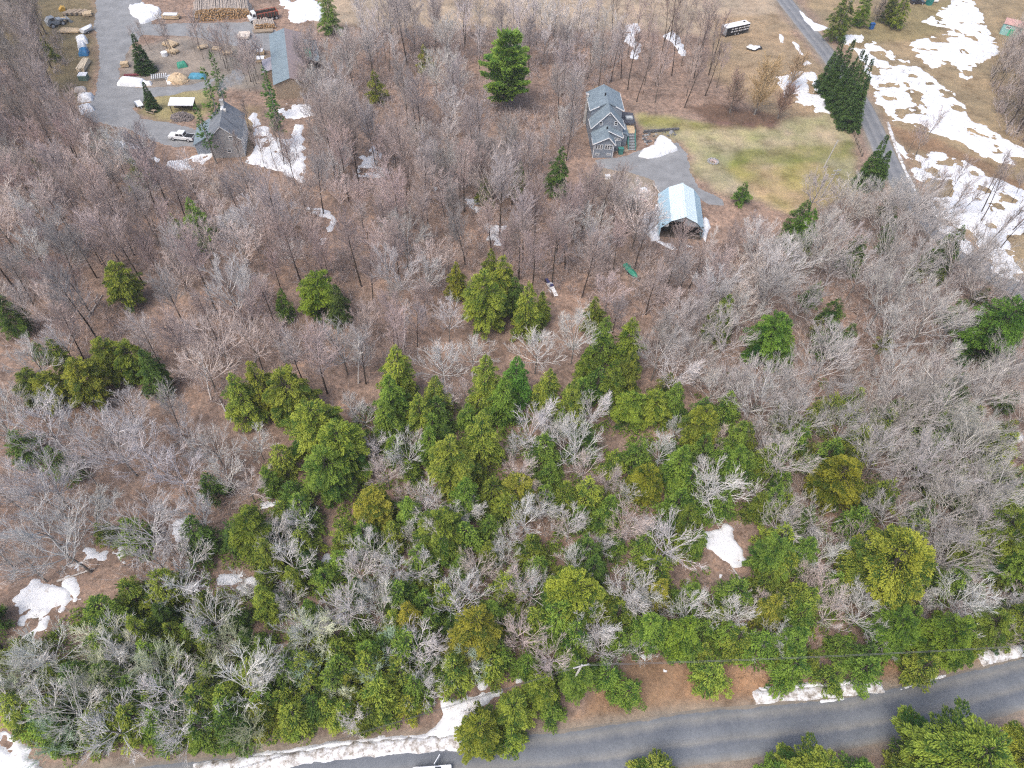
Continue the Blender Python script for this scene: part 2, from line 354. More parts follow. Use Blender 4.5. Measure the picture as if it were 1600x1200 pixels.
# snow still lying in patches
SN = [
 ([(203, 10), (225, 6), (252, 15), (252, 28), (232, 35), (222, 37), (204, 21)], .8, .5, 0),
 ([(430, -10), (475, -12), (505, 12), (502, 34), (478, 31), (470, 40), (452, 36), (452, 18), (438, 8)], .35, .8, .1),
 ([(395, 176), (404, 180), (408, 195), (398, 198), (388, 184)], .2, .6, .1),
 ([(420, 170), (445, 163), (485, 165), (492, 180), (470, 186), (440, 182)], .2, .8, .35),
 ([(398, 200), (418, 198), (424, 215), (455, 218), (462, 195), (474, 196), (476, 250), (474, 285), (440, 268), (386, 255), (396, 230)], .25, .7, .05),
 ([(262, 255), (300, 243), (325, 230), (332, 240), (305, 266), (272, 268)], .2, .8, .45),
 ([(172, 219), (195, 221), (222, 232), (205, 235), (185, 229)], .2, .6, .1),
 ([(240, 240), (252, 246), (246, 254), (236, 250)], .2, .5, .1),
 ([(556, 248), (583, 230), (592, 258), (614, 270), (592, 280), (562, 276)], .2, .8, .35),
 ([(724, 311), (745, 313), (753, 336), (733, 337)], .2, .5, .1), ([(758, 352), (790, 354), (782, 382), (764, 379)], .2, .6, .35),
 ([(482, 328), (522, 330), (525, 350), (505, 380), (515, 345)], .2, .6, .4),
 ([(998, 244), (1001, 236), (1021, 229), (1024, 219), (1031, 214), (1040, 216), (1053, 226), (1060, 235), (1046, 241), (1012, 249)], .9, .35, 0),
 ([(1005, 334), (1027, 328), (1031, 374), (1018, 377), (1005, 358)], .6, .3, 0), ([(1100, 334), (1110, 355), (1102, 379), (1097, 372)], .5, .3, 0),
 ([(1022, 374), (1045, 380), (1062, 392), (1045, 390)], .15, .4, .3), ([(1070, 380), (1085, 386), (1072, 388)], .12, .3, .2),
 ([(1306, 57), (1345, 56), (1385, 80), (1440, 108), (1490, 148), (1522, 190), (1562, 214), (1610, 240), (1610, 262), (1560, 255), (1530, 240), (1500, 222), (1450, 205), (1392, 186), (1372, 160), (1352, 115), (1340, 85)], .3, 1.1, .62),
 ([(1420, 66), (1455, 60), (1492, 48), (1470, 42), (1442, 34), (1480, 10), (1495, -10), (1520, 4), (1535, 25), (1546, 55), (1562, 85), (1540, 96), (1525, 100), (1516, 125), (1508, 130), (1495, 105), (1480, 95), (1455, 108), (1436, 90)], .3, 1.0, .42),
 ([(1398, 222), (1422, 242), (1462, 235), (1502, 247), (1545, 277), (1610, 300), (1610, 365), (1572, 370), (1592, 420), (1612, 448), (1560, 432), (1500, 390), (1458, 350), (1442, 312), (1492, 302), (1486, 283), (1432, 281)], .35, 1.1, .5),
 ([(1214, 122), (1245, 111), (1272, 114), (1290, 148), (1297, 180), (1275, 176), (1255, 165), (1225, 150)], .3, .8, .28),
 ([(1244, 10), (1258, 24), (1272, 36), (1299, 46), (1272, 49), (1256, 32)], .4, .25, 0), ([(1216, 52), (1223, 54), (1225, 68), (1218, 66)], .2, .3, 0),
 ([(1237, 64), (1246, 70), (1256, 88), (1248, 87)], .2, .3, 0), ([(1258, 93), (1268, 100), (1254, 104)], .2, .3, 0),
 ([(972, 50), (980, 38), (996, 36), (1004, 48), (990, 56), (1004, 72), (996, 94), (984, 92), (990, 74), (976, 64)], .2, .5, .15),
 ([(1035, 58), (1050, 48), (1066, 66), (1074, 86), (1064, 88), (1052, 68)], .2, .5, .2),
 ([(112, 892), (135, 858), (180, 856), (204, 880), (178, 898), (150, 888)], .25, .6, .15), ([(18, 936), (52, 912), (98, 914), (124, 936), (84, 962), (82, 990), (28, 1006), (24, 970)], .3, .7, .15),
 ([(106, 906), (128, 914), (118, 936), (98, 928)], .2, .5, .1),
 ([(262, 820), (300, 802), (300, 842), (280, 848)], .2, .5, .2), ([(342, 838), (372, 818), (364, 858)], .2, .5, .15), ([(336, 896), (392, 898), (400, 916), (350, 916)], .25, .5, .15),
 ([(402, 784), (424, 778), (426, 802), (404, 800)], .2, .5, .2), ([(500, 872), (524, 872), (516, 892)], .2, .5, .2),
 ([(155, 965), (185, 960), (200, 985), (160, 1000)], .2, .6, .2),
 ([(-60, 1110), (30, 1150), (85, 1215), (80, 1260), (-60, 1240)], .4, .7, .05),
 ([(740, 1052), (775, 1044), (793, 1062), (752, 1077)], .4, .4, 0), ([(805, 1058), (818, 1056), (816, 1066), (806, 1068)], .3, .2, 0),
 ([(846, 1032), (856, 1030), (854, 1040)], .25, .15, 0),
 ([(690, 1090), (702, 1096), (750, 1088), (784, 1068), (790, 1084), (744, 1110), (742, 1158), (700, 1163), (575, 1164), (584, 1150), (667, 1146), (688, 1124)], .35, .35, .12),
 ([(1102, 832), (1132, 822), (1164, 858), (1168, 882), (1128, 872), (1098, 852)], .3, .5, .15), ([(1118, 890), (1136, 896), (1122, 912)], .2, .4, .2),
 ([(1372, 988), (1388, 990), (1392, 1004), (1376, 1005)], .3, .2, 0), ([(1162, 1004), (1182, 1010), (1180, 1036), (1170, 1028)], .3, .25, 0),
 ([(1060, 1026), (1078, 1022), (1074, 1034)], .2, .2, 0), ([(998, 1024), (1010, 1022), (1008, 1032)], .2, .12, 0), ([(1034, 1044), (1044, 1048), (1038, 1052)], .2, .1, 0),
 ([(1546, 655), (1580, 665), (1604, 690), (1570, 700), (1556, 680)], .25, .6, .25), ([(1325, 780), (1352, 796), (1340, 802)], .2, .3, .1),
 ([(580, 232), (596, 240), (588, 262)], .15, .5, .3), ([(676, 292), (684, 294), (680, 300)], .2, .2, 0),
]
for i, (q, th, rg, ho) in enumerate(SN):
    if rg > .45 and q[0][1] > 290 and q[0][0] < 1300: ho = max(ho, .34)
    if rg > .45 and q[0][1] > 290 and q[0][0] < 1300: rg = max(rg, 1.0); ho = max(ho, .5)
    patch('snow_patch', WP(q), m_snow, th, .25 if len(q) < 14 else .33, rg*1.7, .5, i*5, 'stuff', ho, nscale=1.7)
# ploughed banks along the lower road
def bank(px, w0, w1, th, mat, seed, rag=.3, holes=0.0):
    c = polyline(WP(px), 6); n = nrm(c); patch('snowbank', np.vstack([c+n*w0, (c-n*w1)[::-1]]), mat, th, .25, rag, .5, seed, 'stuff', holes, nscale=1.1)
bank([(300, 1208), (420, 1192), (520, 1178), (600, 1168), (690, 1162), (742, 1160)], 1.0, .9, .5, m_dsnow, 301, .4, .2)
bank([(400, 1200), (470, 1190), (560, 1180), (640, 1175), (740, 1168)], .35, .35, .35, m_snow, 302, .28, .15)
bank([(330, 1196), (420, 1180), (520, 1165), (600, 1156)], .4, .4, .4, m_snow, 307, .3, .1)
bank([(1178, 1092), (1230, 1086), (1290, 1082), (1345, 1076), (1380, 1074)], .9, .7, .5, m_dsnow, 303)
bank([(1185, 1080), (1230, 1076), (1265, 1072), (1300, 1072), (1340, 1068)], .5, .4, .45, m_snow, 304)
bank([(1280, 1097), (1320, 1092)], .25, .25, .25, m_snow, 305, .15); bank([(1405, 1078), (1450, 1064), (1480, 1056)], .2, .2, .25, m_snow, 308, .12)
bank([(1530, 1030), (1570, 1020), (1640, 1004)], .9, .9, .5, m_dsnow, 306); bank([(1548, 1016), (1600, 1008), (1640, 1000)], .3, .3, .4, m_snow, 309, .2)
bank([(1555, 1032), (1600, 1022), (1640, 1012)], .3, .25, .35, m_snow, 310, .2)
bank([(1386, 190), (1398, 225), (1412, 262), (1430, 300)], .5, .3, .3, m_dsnow, 311)
# ------------------------------------------------------------------ buildings
def roof_mat(name, col, var=.2):
    m, t, p = nodes(name); v = objv(t)
    br = N(t, 'ShaderNodeTexBrick'); br.inputs['Scale'].default_value = 2.2; br.inputs['Mortar Size'].default_value = .012
    br.inputs['Color1'].default_value = (*[c*1.12 for c in col], 1); br.inputs['Color2'].default_value = (*[c*.86 for c in col], 1); br.inputs['Mortar'].default_value = (*[c*.5 for c in col], 1)
    t.links.new(v, br.inputs['Vector'])
    c = mixc(t, 1.0, br.outputs['Color'], ramp(t, noise(t, .6, 5, .7, v), [(.3, (.75, .77, .8)), (.7, (1.2, 1.2, 1.2))]), 'MULTIPLY')
    t.links.new(c, p.inputs['Base Color']); p.inputs['Roughness'].default_value = .85; bump(t, p, br.outputs['Fac'], .4, .02); return m
m_shin = roof_mat('slate_blue_shingles', (.21, .265, .3)); m_dshin = roof_mat('dark_shingles', (.085, .09, .11)); m_bshin = roof_mat('grey_shingles', (.2, .215, .235))
m_sid = corr('blue_grey_clapboard', (.23, .26, .3), .7, 'Z', 1.6); m_bsid = corr('grey_clapboard', (.36, .355, .35), .75, 'Z', 1.6)
m_pale = corr('pale_clapboard', (.7, .71, .7), .7, 'Z', 1.6, .06)
m_gmet = corr('ice_blue_metal', (.66, .78, .81), .4, 'Y', 1.1, .06, .05, .5)
m_gside = corr('ice_blue_metal_shaded', (.4, .57, .67), .45, 'Y', 1.1, .08, .05, .5)  # same metal as the roof top; shade of the steep sides put into the colour
m_bmet = corr('blue_roof_metal', (.2, .255, .285), .55, 'Y', .9, .2); m_rmet = corr('faded_red_metal', (.27, .215, .21), .6, 'Y', .9, .12)
m_teal = MAT('teal_paint', (.05, .2, .17), .6, .2); m_dwood = MAT('dark_timber', (.07, .055, .045), .85, .3, 3)
m_green = MAT('green_tarp', (.04, .26, .17), .5, .25, 2); m_blue = MAT('blue_tarp', (.03, .16, .34), .45, .3, 2)
def window(parent, x, y, z, w_, h_, face='front', fr=.1, mat=None):
    """white frame proud of the wall, with a pane behind it, facing -y (front) or +x (right)."""
    f = B(); s = 1
    def bx(u, zz, su, sz, dep, off):
        if face == 'front': return (x+u, y-off, z+zz, su, dep, sz)
        return (x+off, y+u, z+zz, dep, su, sz)
    for u, zz, su, sz in ((0, h_/2, w_+fr*2, fr), (0, -h_/2, w_+fr*2, fr*1.3), (-w_/2-fr/2, 0, fr, h_-fr), (w_/2+fr/2, 0, fr, h_-fr), (0, 0, w_, fr*.5)):
        f.box(*bx(u, zz, su, sz, .08, .045))
    o = part('window', f, mat or m_white, parent); p = B().box(*bx(0, 0, w_, h_-fr, .03, .018)); part('pane', p, m_glass, o)
    return o
def gable_roof(b, xl, xr_, xe, y0, y1, zl, zr, ze, ov=.35, th=.16):   # xl left eave x, xr_ ridge x, xe right eave x
    kl = (zr-zl)/(xr_-xl); kr = (zr-ze)/(xe-xr_)
    b.slab((xl-ov, y0-ov, zl-ov*kl+.1), (xr_, y0-ov, zr+.1), (xr_, y1+ov, zr+.1), (xl-ov, y1+ov, zl-ov*kl+.1), th)
    b.slab((xr_, y0-ov, zr+.1), (xe+ov, y0-ov, ze-ov*kr+.1), (xe+ov, y1+ov, ze-ov*kr+.1), (xr_, y1+ov, zr+.1), th)
def rake(b, x0, z0, x1, z1, y, t=.18, dep=.06):
    a = Vector((x0, 0, z0)); c = Vector((x1, 0, z1)); n = Vector((-(c.z-a.z), 0, c.x-a.x)).normalized()
    n = n if n.z > 0 else -n
    pr = [(q.x, q.z) for q in (a-n*t, c-n*t, c+n*.02, a+n*.02)]; b.prism(pr, y-dep, y)
# --- blue-grey farmhouse -------------------------------------------------------
hx, hy = 14.95, 141.0
H_ = thing('house', 'blue grey house with stacked gables, white trim and side deck', 'house', hx, hy, math.radians(5))
wl = B().prism([(0, 0), (4.55, 0), (4.55, 3.6), (3.1, 5.1), (0, 3.6)], 0, 2.6)
wl.prism([(0.02, 0), (6.5, 0), (6.5, 3.7), (3.2, 5.2), (.02, 3.62)], 2.6, 4.7)
wl.prism([(0.0, 0), (7.0, 0), (7.0, 4.85), (3.5, 8.5), (0.0, 4.85)], 4.7, 16.2)
wl.prism([(-.04, 4.0), (7.04, 4.0), (7.04, 6.7), (3.5, 8.45), (-.04, 6.7)], 8.6, 16.1)
part('wall', wl, m_sid, H_)
rf = B(); gable_roof(rf, 0, 3.1, 4.55, 0, 2.55, 3.6, 5.15, 3.6, .3); part('roof', rf, m_shin, H_)
rf = B(); gable_roof(rf, 0.02, 3.2, 6.5, 2.6, 4.4, 3.62, 5.25, 3.7, .3); part('roof', rf, m_shin, H_)
rf = B(); gable_roof(rf, 0, 3.5, 7.0, 4.75, 8.2, 4.85, 8.55, 4.85, .4); part('roof', rf, m_shin, H_)
rf = B(); gable_roof(rf, -.1, 3.5, 7.1, 8.75, 16.1, 6.75, 8.58, 6.75, .35); part('roof', rf, m_shin, H_)
tr = B(); y = -.31
rake(tr, -.33, 3.56, 3.1, 5.27, y); rake(tr, 3.1, 5.27, 4.9, 3.35, y)
rake(tr, 3.2, 5.36, 6.85, 3.66, 2.28)
y = 4.33; rake(tr, -.42, 4.55, 3.5, 8.68, y); rake(tr, 3.5, 8.68, 7.42, 4.55, y)
y = 8.38; rake(tr, -.45, 6.66, 1.6, 7.72, y); rake(tr, 5.4, 7.72, 7.45, 6.66, y)
for x, y0, y1, z in ((-.34, -.3, 2.4, 3.5), (4.92, -.3, 1.9, 3.3), (-.46, 4.4, 8.4, 4.48), (7.46, 4.4, 8.4, 4.48), (-.48, 8.4, 16.4, 6.62), (7.48, 8.4, 16.4, 6.62), (6.9, 2.4, 4.5, 3.6)):
    tr.box(x, (y0+y1)/2, z, .06, y1-y0, .18)
for x, z in ((.06, 3.55), (4.5, 3.55)): tr.box(x, -.02, z/2, .12, .05, z)
part('trim', tr, m_white, H_)
for cx in (1.15, 3.3):
    for k in (-.55, 0, .55): window(H_, cx+k, -.0, 2.75, .42, 1.0, 'front', .09)
for cx in (1.75, 5.15): window(H_, cx, 4.7, 5.75, .62, .85)
for cx in (5.2, 5.95): window(H_, cx, 2.6, 3.1, .5, .6, 'front', .08)
for cx in (1.0, 3.6): window(H_, cx, 0, .95, .8, .45, 'front', .06)
for cy_ in (6.2, 10.5, 13.5): window(H_, 7.0, cy_, 2.6, .8, 1.2, 'right')
part('porch_light', B().blob(3.5, 4.62, 7.7, .18, .12, .16, 3, .05, flat=False), m_white, H_)
st = B().cyl((3.2, 11.6, 8.3), (3.2, 11.6, 9.15), .17); part('vent_pipe', st, m_black, H_); part('vent_pipe', B().cyl((3.05, 3.2, 5.0), (3.05, 3.2, 5.75), .17), m_black, H_)
part('side_wall', B().box(6.53, 3.65, 1.85, .05, 2.05, 3.55), m_pale, H_)
part('chimney', B().box(-.35, 14.2, 3.6, .5, .7, 7.4).box(-.35, 14.2, 7.35, .62, .82, .16), m_conc, H_)
md = B().prism([(7.0, 0), (8.3, 0), (8.3, 2.6), (7.0, 3.3)], 4.9, 9.3); part('mudroom', md, m_sid, H_)
part('mudroom_roof', B().slab((6.98, 4.7, 3.55), (8.6, 4.7, 2.75), (8.6, 9.4, 2.75), (6.98, 9.4, 3.55), .14), m_shin, H_)
po = B().slab((7.05, 9.5, 3.25), (10.9, 9.5, 2.95), (10.9, 14.2, 2.95), (7.05, 14.2, 3.25), .16); part('porch_roof', po, m_dshin, H_)
pp = B()
for x, y in ((10.7, 9.7), (10.7, 14.0), (8.0, 9.7)): pp.box(x, y, 1.45, .14, .14, 2.9)
part('porch_post', pp, m_white, H_, kind='stuff')
sk = B().box(9.5, 11.4, 3.3, 1.7, 1.3, .35); part('skylight', sk, m_grey, H_); part('skylight_pane', B().box(9.5, 11.4, 3.49, 1.4, 1.0, .03), MAT('pale_glass', (.5, .52, .5), .3, .1), H_)
for i in range(14): part('deck_board', B().box(8.35+i*.165, 8.3, 2.2, .155, 3.3, .05), m_tan, H_)
dk = B()
for x in (8.4, 10.5):
    for y in (6.8, 9.8): dk.box(x, y, 1.1, .14, .14, 2.16)
    dk.box(x, 8.3, 2.1, .1, 3.2, .14)
part('deck_frame', dk, m_dwood, H_, kind='stuff')
rl = B()
for y in np.linspace(6.8, 9.8, 9): rl.box(10.6, y, 2.7, .05, .05, .9)
rl.box(10.6, 8.3, 3.18, .1, 3.2, .06); part('deck_railing', rl, m_dwood, H_)
for i in range(11): part('stair_tread', B().box(9.45, 6.55-i*.33, 2.05-i*.19, 1.55, .31, .06), m_grey, H_)
for x in (8.62, 10.28):
    sr = B().slab((x-.05, 6.7, 2.2), (x+.05, 6.7, 2.2), (x+.05, 3.0, .12), (x-.05, 3.0, .12), .26)
    sr.slab((x-.05, 6.7, 3.15), (x+.05, 6.7, 3.15), (x+.05, 3.0, 1.05), (x-.05, 3.0, 1.05), .08)
    for i in range(8): sr.box(x, 6.6-i*.5, 2.6-i*.285, .05, .05, .95)
    part('stair_rail', sr, m_teal, H_)
part('walkway', B().box(7.2, 2.7, .12, 3.0, .8, .1, .1), m_plank, H_)
# --- blue gambrel garage ----------------------------------------------------------
G_ = thing('garage', 'pale blue metal gambrel shed with open timber front beside snow', 'shed', 27.8, 114.5, math.radians(-2.5))
WD, LN = 8.3, 10.6; pf = [(0, 2.5), (1.55, 4.15), (4.15, 5.4), (6.75, 4.15), (8.3, 2.5)]
def gsheet(i, m, o=.35):
    (a, za), (b_, zb) = pf[i], pf[i+1]
    if i == 0: a -= .25; za -= .27
    if i == 3: b_ += .25; zb -= .27
    k = 10
    for j in range(k):
        y0 = -o+(LN+2*o)*j/k; y1 = -o+(LN+2*o)*(j+1)/k-.012
        l = .012 if j % 2 else 0
        part('roof_sheet', B().slab((a, y0, za+.06+l), (b_, y0, zb+.06+l), (b_, y1, zb+.06+l), (a, y1, za+.06+l), .05), m, G_)
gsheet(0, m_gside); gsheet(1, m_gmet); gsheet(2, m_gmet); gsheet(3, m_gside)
part('ridge_cap', B().box(4.15, LN/2, 5.5, .4, LN+.72, .06), m_gmet, G_)
for y in np.linspace(.06, LN-.06, 5):
    fr = B()
    for (a, za), (b_, zb) in zip(pf[:-1], pf[1:]):
        fr.slab((a, y-.06, za), (b_, y-.06, zb), (b_, y+.06, zb), (a, y+.06, za), .16)
    for x in (.08, WD-.08): fr.box(x, y, 1.25, .16, .12, 2.5)
    part('timber_bent', fr, m_dwood, G_)
fr = B()
fr.box(4.15, .06, 2.7, .18, .16, 5.3); fr.box(4.15, .06, 3.0, WD, .12, .18); fr.box(2.0, .06, 1.9, .14, .12, 3.8); fr.box(4.15, .06, 5.2, .3, .14, .2)
part('timber_frame', fr, m_dwood, G_)
sw = B().box(-.02, LN/2, 1.25, .05, LN, 2.5).box(WD+.02, LN/2, 1.25, .05, LN, 2.5); sw.prism([(0, 0), (WD, 0), (WD, 2.5), (6.75, 4.1), (4.15, 5.34), (1.55, 4.1), (0, 2.5)], LN-.1, LN-.05)
part('wall', sw, m_gside, G_)
part('gable_panel', B().prism([(4.3, 3.1), (7.4, 3.1), (6.7, 4.05), (4.3, 5.2)], -.03, .02), m_grey, G_, 'grey translucent sheet closing the front gable')
part('gable_panel', B().prism([(1.75, 3.95), (4.0, 4.1), (4.0, 5.2), (1.75, 4.2)], -.03, .02), m_grey, G_); part('gable_panel', B().prism([(.35, 2.55), (1.3, 2.55), (1.3, 3.7)], -.03, .02), m_pale, G_)
part('floor_slab', B().box(WD/2, LN/2, .06, WD, LN, .08), m_dwood, G_)
# --- grey house beside the yard ---------------------------------------------------
Bn = thing('grey_house', 'grey clapboard house with steep slate roof beside the gravel yard', 'house', -61.2, 133.2, math.radians(12))
part('wall', B().prism([(-6.7, 0), (0, 0), (0, 4.5), (-3.4, 7.4), (-6.7, 4.5)], 0, 9.8), m_bsid, Bn)
part('side_wall', B().box(.03, 4.9, 2.2, .05, 9.7, 4.4), m_pale, Bn, 'white painted long wall')
rf = B(); gable_roof(rf, -6.7, -3.4, 0, 0, 9.8, 4.5, 7.45, 4.5, .3); part('roof', rf, m_bshin, Bn)
rf = B().slab((-6.6, 1.6, 4.45), (-10.4, 1.6, 2.5), (-10.4, 9.4, 2.5), (-6.6, 9.4, 4.45), .15); part('lean_to_roof', rf, m_shin, Bn)
part('lean_to', B().prism([(-10.1, 0), (-6.72, 0), (-6.72, 4.2), (-10.1, 2.45)], 1.8, 9.2), m_sid, Bn)
tr = B(); rake(tr, -6.95, 4.32, -3.4, 7.57, -.31, .14); rake(tr, -3.4, 7.57, .3, 4.3, -.31, .14); part('trim', tr, m_pale, Bn)
window(Bn, -1.9, 0, 4.6, .55, .8); window(Bn, -2.9, 0, 1.7, .7, .8); window(Bn, .06, 3, 3.1, .6, .9, 'right'); window(Bn, .06, 6, 3.1, .6, .9, 'right')
part('seam', B().slab((-3.2, 4.0, 7.42), (.1, 2.6, 4.52), (.1, 2.75, 4.52), (-3.2, 4.15, 7.42), .02), m_dshin, Bn)
part('chimney', B().box(-3.6, 8.6, 7.8, .7, .7, 1.7).box(-3.6, 8.6, 8.6, .85, .85, .15), m_conc, Bn)
part('dormer_vent', B().box(-3.0, 6.6, 7.3, .6, .6, .6), m_conc, Bn)
part('snow_strip', B().blob(-3.6, 7.4, 7.45, .4, 1.0, .2, 5), m_snow, Bn, kind='stuff', smooth=True)
# chimney smoke
sb = B(); cx, cy_ = -66.4, 141.0
for i, (dx, dy, z, r) in enumerate(((0, .3, 9.2, .6), (-.2, 1.0, 9.9, .9), (.4, 2.0, 10.6, 1.2), (1.4, 3.2, 11.2, 1.5), (2.9, 4.3, 11.6, 1.7))): sb.blob(cx+dx, cy_+dy, z, r, r*1.1, r*.8, i, .25, 10, 8, False)
ms = bpy.data.materials.new('wood_smoke'); ms.use_nodes = True; t = ms.node_tree; t.nodes.remove(t.nodes['Principled BSDF'])
pv = N(t, 'ShaderNodeVolumePrincipled'); pv.inputs['Color'].default_value = (.82, .88, .95, 1)
mm = N(t, 'ShaderNodeMath', operation='MULTIPLY_ADD'); t.links.new(noise(t, .8, 3, .6, objv(t)), mm.inputs[0]); mm.inputs[1].default_value = 1.0; mm.inputs[2].default_value = -.33; mm.use_clamp = True
t.links.new(mm.outputs[0], pv.inputs['Density']); t.links.new(pv.outputs[0], t.nodes['Material Output'].inputs['Volume'])
tag(link('smoke', sb.mesh('smoke', ms, True)), kind='stuff')
# --- sawmill shed -----------------------------------------------------------------
Mi = thing('sawmill_shed', 'long sawmill shed with one blue and one faded red roof slope', 'shed', -60.2, 157.2, math.radians(17))
part('wall', B().prism([(0, 0), (7.4, 0), (7.4, 3.9), (3.7, 5.2), (0, 3.9)], .1, 25.4), m_plank, Mi)
for i in range(12):
    y0 = -.3+i*2.18; y1 = y0+2.17; l = .01*(i % 2)
    part('roof_sheet', B().slab((-.35, y0, 3.95+l), (3.7, y0, 5.32+l), (3.7, y1, 5.32+l), (-.35, y1, 3.95+l), .05), m_bmet, Mi)
    part('roof_sheet', B().slab((3.7, y0, 5.32+l), (7.75, y0, 3.95+l), (7.75, y1, 3.95+l), (3.7, y1, 5.32+l), .05), m_rmet, Mi)
part('lean_to_roof', B().slab((7.5, 12, 3.7), (11.2, 12, 2.8), (11.2, 23, 2.8), (7.5, 23, 3.7), .08), m_bmet, Mi)
part('lean_to_panel', B().slab((7.6, 13.2, 3.72), (9.4, 13.2, 3.28), (9.4, 18.0, 3.28), (7.6, 18.0, 3.72), .03), m_green, Mi, 'green sheet on the lean-to roof')
for i in range(5): part('lean_to_post', B().box(7.9+i*.75, 12.2, 1.45, .18, .18, 2.8), m_dwood, Mi)
part('side_annex', B().prism([(-2.6, 0), (0, 0), (0, 3.2), (-2.6, 2.5)], 9, 15), m_plank, Mi); part('annex_roof', B().slab((-2.8, 8.8, 2.6), (-.36, 8.8, 3.3), (-.36, 15.2, 3.3), (-2.8, 15.2, 2.6), .1), MAT('lavender_sheet', (.38, .36, .4), .6, .15), Mi)
# --- turquoise shed ----------------------------------------------------------------
x, y = W(1561, 53); Sh = thing('small_shed', 'small turquoise shed with pink roof at the snowy field edge', 'shed', x, y, math.radians(-28))
m_turq = corr('turquoise_boards', (.3, .55, .52), .7, 'Z', 1.2); m_pink = corr('pink_roof', (.5, .3, .27), .6, 'Y', .8)
part('wall', B().prism([(0, 0), (5.2, 0), (5.2, 3.0), (0, 3.0)], 0, 3.8), m_turq, Sh); part('roof', B().slab((-.2, -.3, 3.1), (5.4, -.3, 3.1), (5.4, 2.0, 4.0), (-.2, 2.0, 4.0), .12).slab((-.2, 2.0, 4.0), (5.4, 2.0, 4.0), (5.4, 4.1, 3.1), (-.2, 4.1, 3.1), .12), m_pink, Sh)
part('door', B().box(2.6, -.03, 1.0, 1.2, .06, 2.0), MAT('bright_green_paint', (.03, .42, .22), .5, .1), Sh)
window(Sh, 1.4, 0, 2.2, 1.1, .6); window(Sh, 4.1, 0, 2.1, .9, .6)
# --- woodshed with firewood -----------------------------------------------------------
x, y = W(270, 176); Wo = thing('woodshed', 'open woodshed with snow white roof in the yard grass', 'shed', x, y, math.radians(6))
part('roof', B().slab((-.3, -.6, 2.15), (5.3, -.6, 2.15), (5.3, 2.2, 2.6), (-.3, 2.2, 2.6), .14), m_snow, Wo)
ps = B()
for q in (0, 2.5, 5):
    for yy in (-.3, 2.0): ps.box(q, yy, 1.05, .14, .14, 2.1)
part('post', ps, m_dwood, Wo, kind='stuff'); part('back_wall', B().box(2.5, 2.05, 1.2, 5.0, .08, 2.3), m_dwood, Wo)
def logs_mesh(n, fx, mat, seed=0, rr=(.09, .14), L=.5):
    b = B(); r = random.Random(seed)
    for i in range(n):
        x, y, z, a = fx(r); q = Vector((math.cos(a), math.sin(a), r.uniform(-.25, .25)))*L/2
        b.cyl(Vector((x, y, z))-q, Vector((x, y, z))+q, r.uniform(*rr), n=6)
    return b
def heap(rx, ry, h): 
    def f(r):
        a = r.uniform(0, 6.28); k = math.sqrt(r.random()); return rx*k*math.cos(a), ry*k*math.sin(a), max(.1, h*(1-k**1.5)*r.uniform(.7, 1)), r.uniform(0, 6.28)
    return f
x, y = W(285, 184)
fw_ = thing('firewood_heap', 'tumbled heap of grey split firewood in front of the woodshed', 'firewood', x, y); part('firewood', logs_mesh(230, heap(2.6, 1.7, 1.3), MAT('grey_firewood', (.2, .17, .16), .9, .4, 4), 3, (.1, .16), .9), bpy.data.materials['grey_firewood'], fw_, kind='stuff')
# --- fences, wall, pole
m_stone = MAT('dark_field_stone', (.12, .12, .125), .9, .45, 1.2); m_stone2 = MAT('grey_boulder', (.3, .3, .3), .9, .3, 1.5)
rw = thing('stone_wall', 'low dark dry stone retaining wall above the snow pile', 'stone wall', *W(1006, 208))
a0 = np.array(W(1006, 208)); a1 = np.array(W(1060, 204)); k = 0
for i in range(26):
    for j in range(2):
        p = (a1-a0)*((i+.5*(j % 2))/26); part('stone', B().blob(p[0], p[1]+random.uniform(-.1, .1), .22+j*.38, .27, .25, .24, k, .25, 7, 5, False), m_stone, rw); k += 1
for i in range(34):
    px = random.uniform(1000, 1026) if i < 22 else random.uniform(1026, 1062); py = random.uniform(209, 232) if i < 22 else random.uniform(206, 213)
    s = random.uniform(.2, .55); x, y = W(px, py)
    solo('boulder', B().blob(0, 0, s*.3, s, s*.8, s*.6, i, .25, 8, 5), random.choice([m_stone, m_stone2]), 'loose grey boulder in the rock garden below the house deck', 'boulder', x, y, random.random()*6, group='rock garden boulders')
fp = thing('fire_pit', 'round stone fire pit with ash in the lawn', 'fire pit', *W(1114, 253))
for i in range(11): part('stone', B().blob(1.1*math.cos(i*.571), 1.1*math.sin(i*.571), .15, .32, .28, .28, i, .25, 7, 5), m_stone2, fp)
part('ash', logs_mesh(24, heap(1.0, .9, .35), None, 8, (.06, .12), .8), MAT('pink_ash_wood', (.5, .4, .37), .9, .3, 3), fp, kind='stuff')
fe = thing('rail_fence', 'weathered split rail fence between lawn and upper road', 'fence', *W(1330, 203)); o = np.array(W(1330, 203)); e = np.array(W(1346, 246))-o
for i in range(8):
    p = e*i/7; part('fence_post', B().cyl((p[0], p[1], 0), (p[0], p[1], 1.25), .09, .08, 6), m_dwood, fe)
    if i < 7:
        q = e*(i+1)/7
        for z in (.45, .85, 1.15): part('rail', B().cyl((p[0], p[1], z), (q[0], q[1], z+.03), .06, n=6), m_plank, fe)
def pole(px, py, h, lean, label, mat, arms=0, name='utility_pole'):
    x, y = W(px, py); t = thing(name, label, 'pole', x, y, 0, None, gz(x, y)-.1)
    tx, ty = lean; part('shaft', B().cyl((0, 0, 0), (tx, ty, h), .17, .12, 8), mat, t)
    for k in range(arms):
        f = .95-.13*k; part('crossarm', B().box(tx*f, ty*f, h*f, 1.9, .12, .12, .3), mat, t)
        for u in (-.8, .8): part('insulator', B().cyl((tx*f+u*.955, ty*f+u*.295, h*f+.06), (tx*f+u*.955, ty*f+u*.295, h*f+.26), .06, n=6), m_grey, t)
    return x+tx, y+ty, h
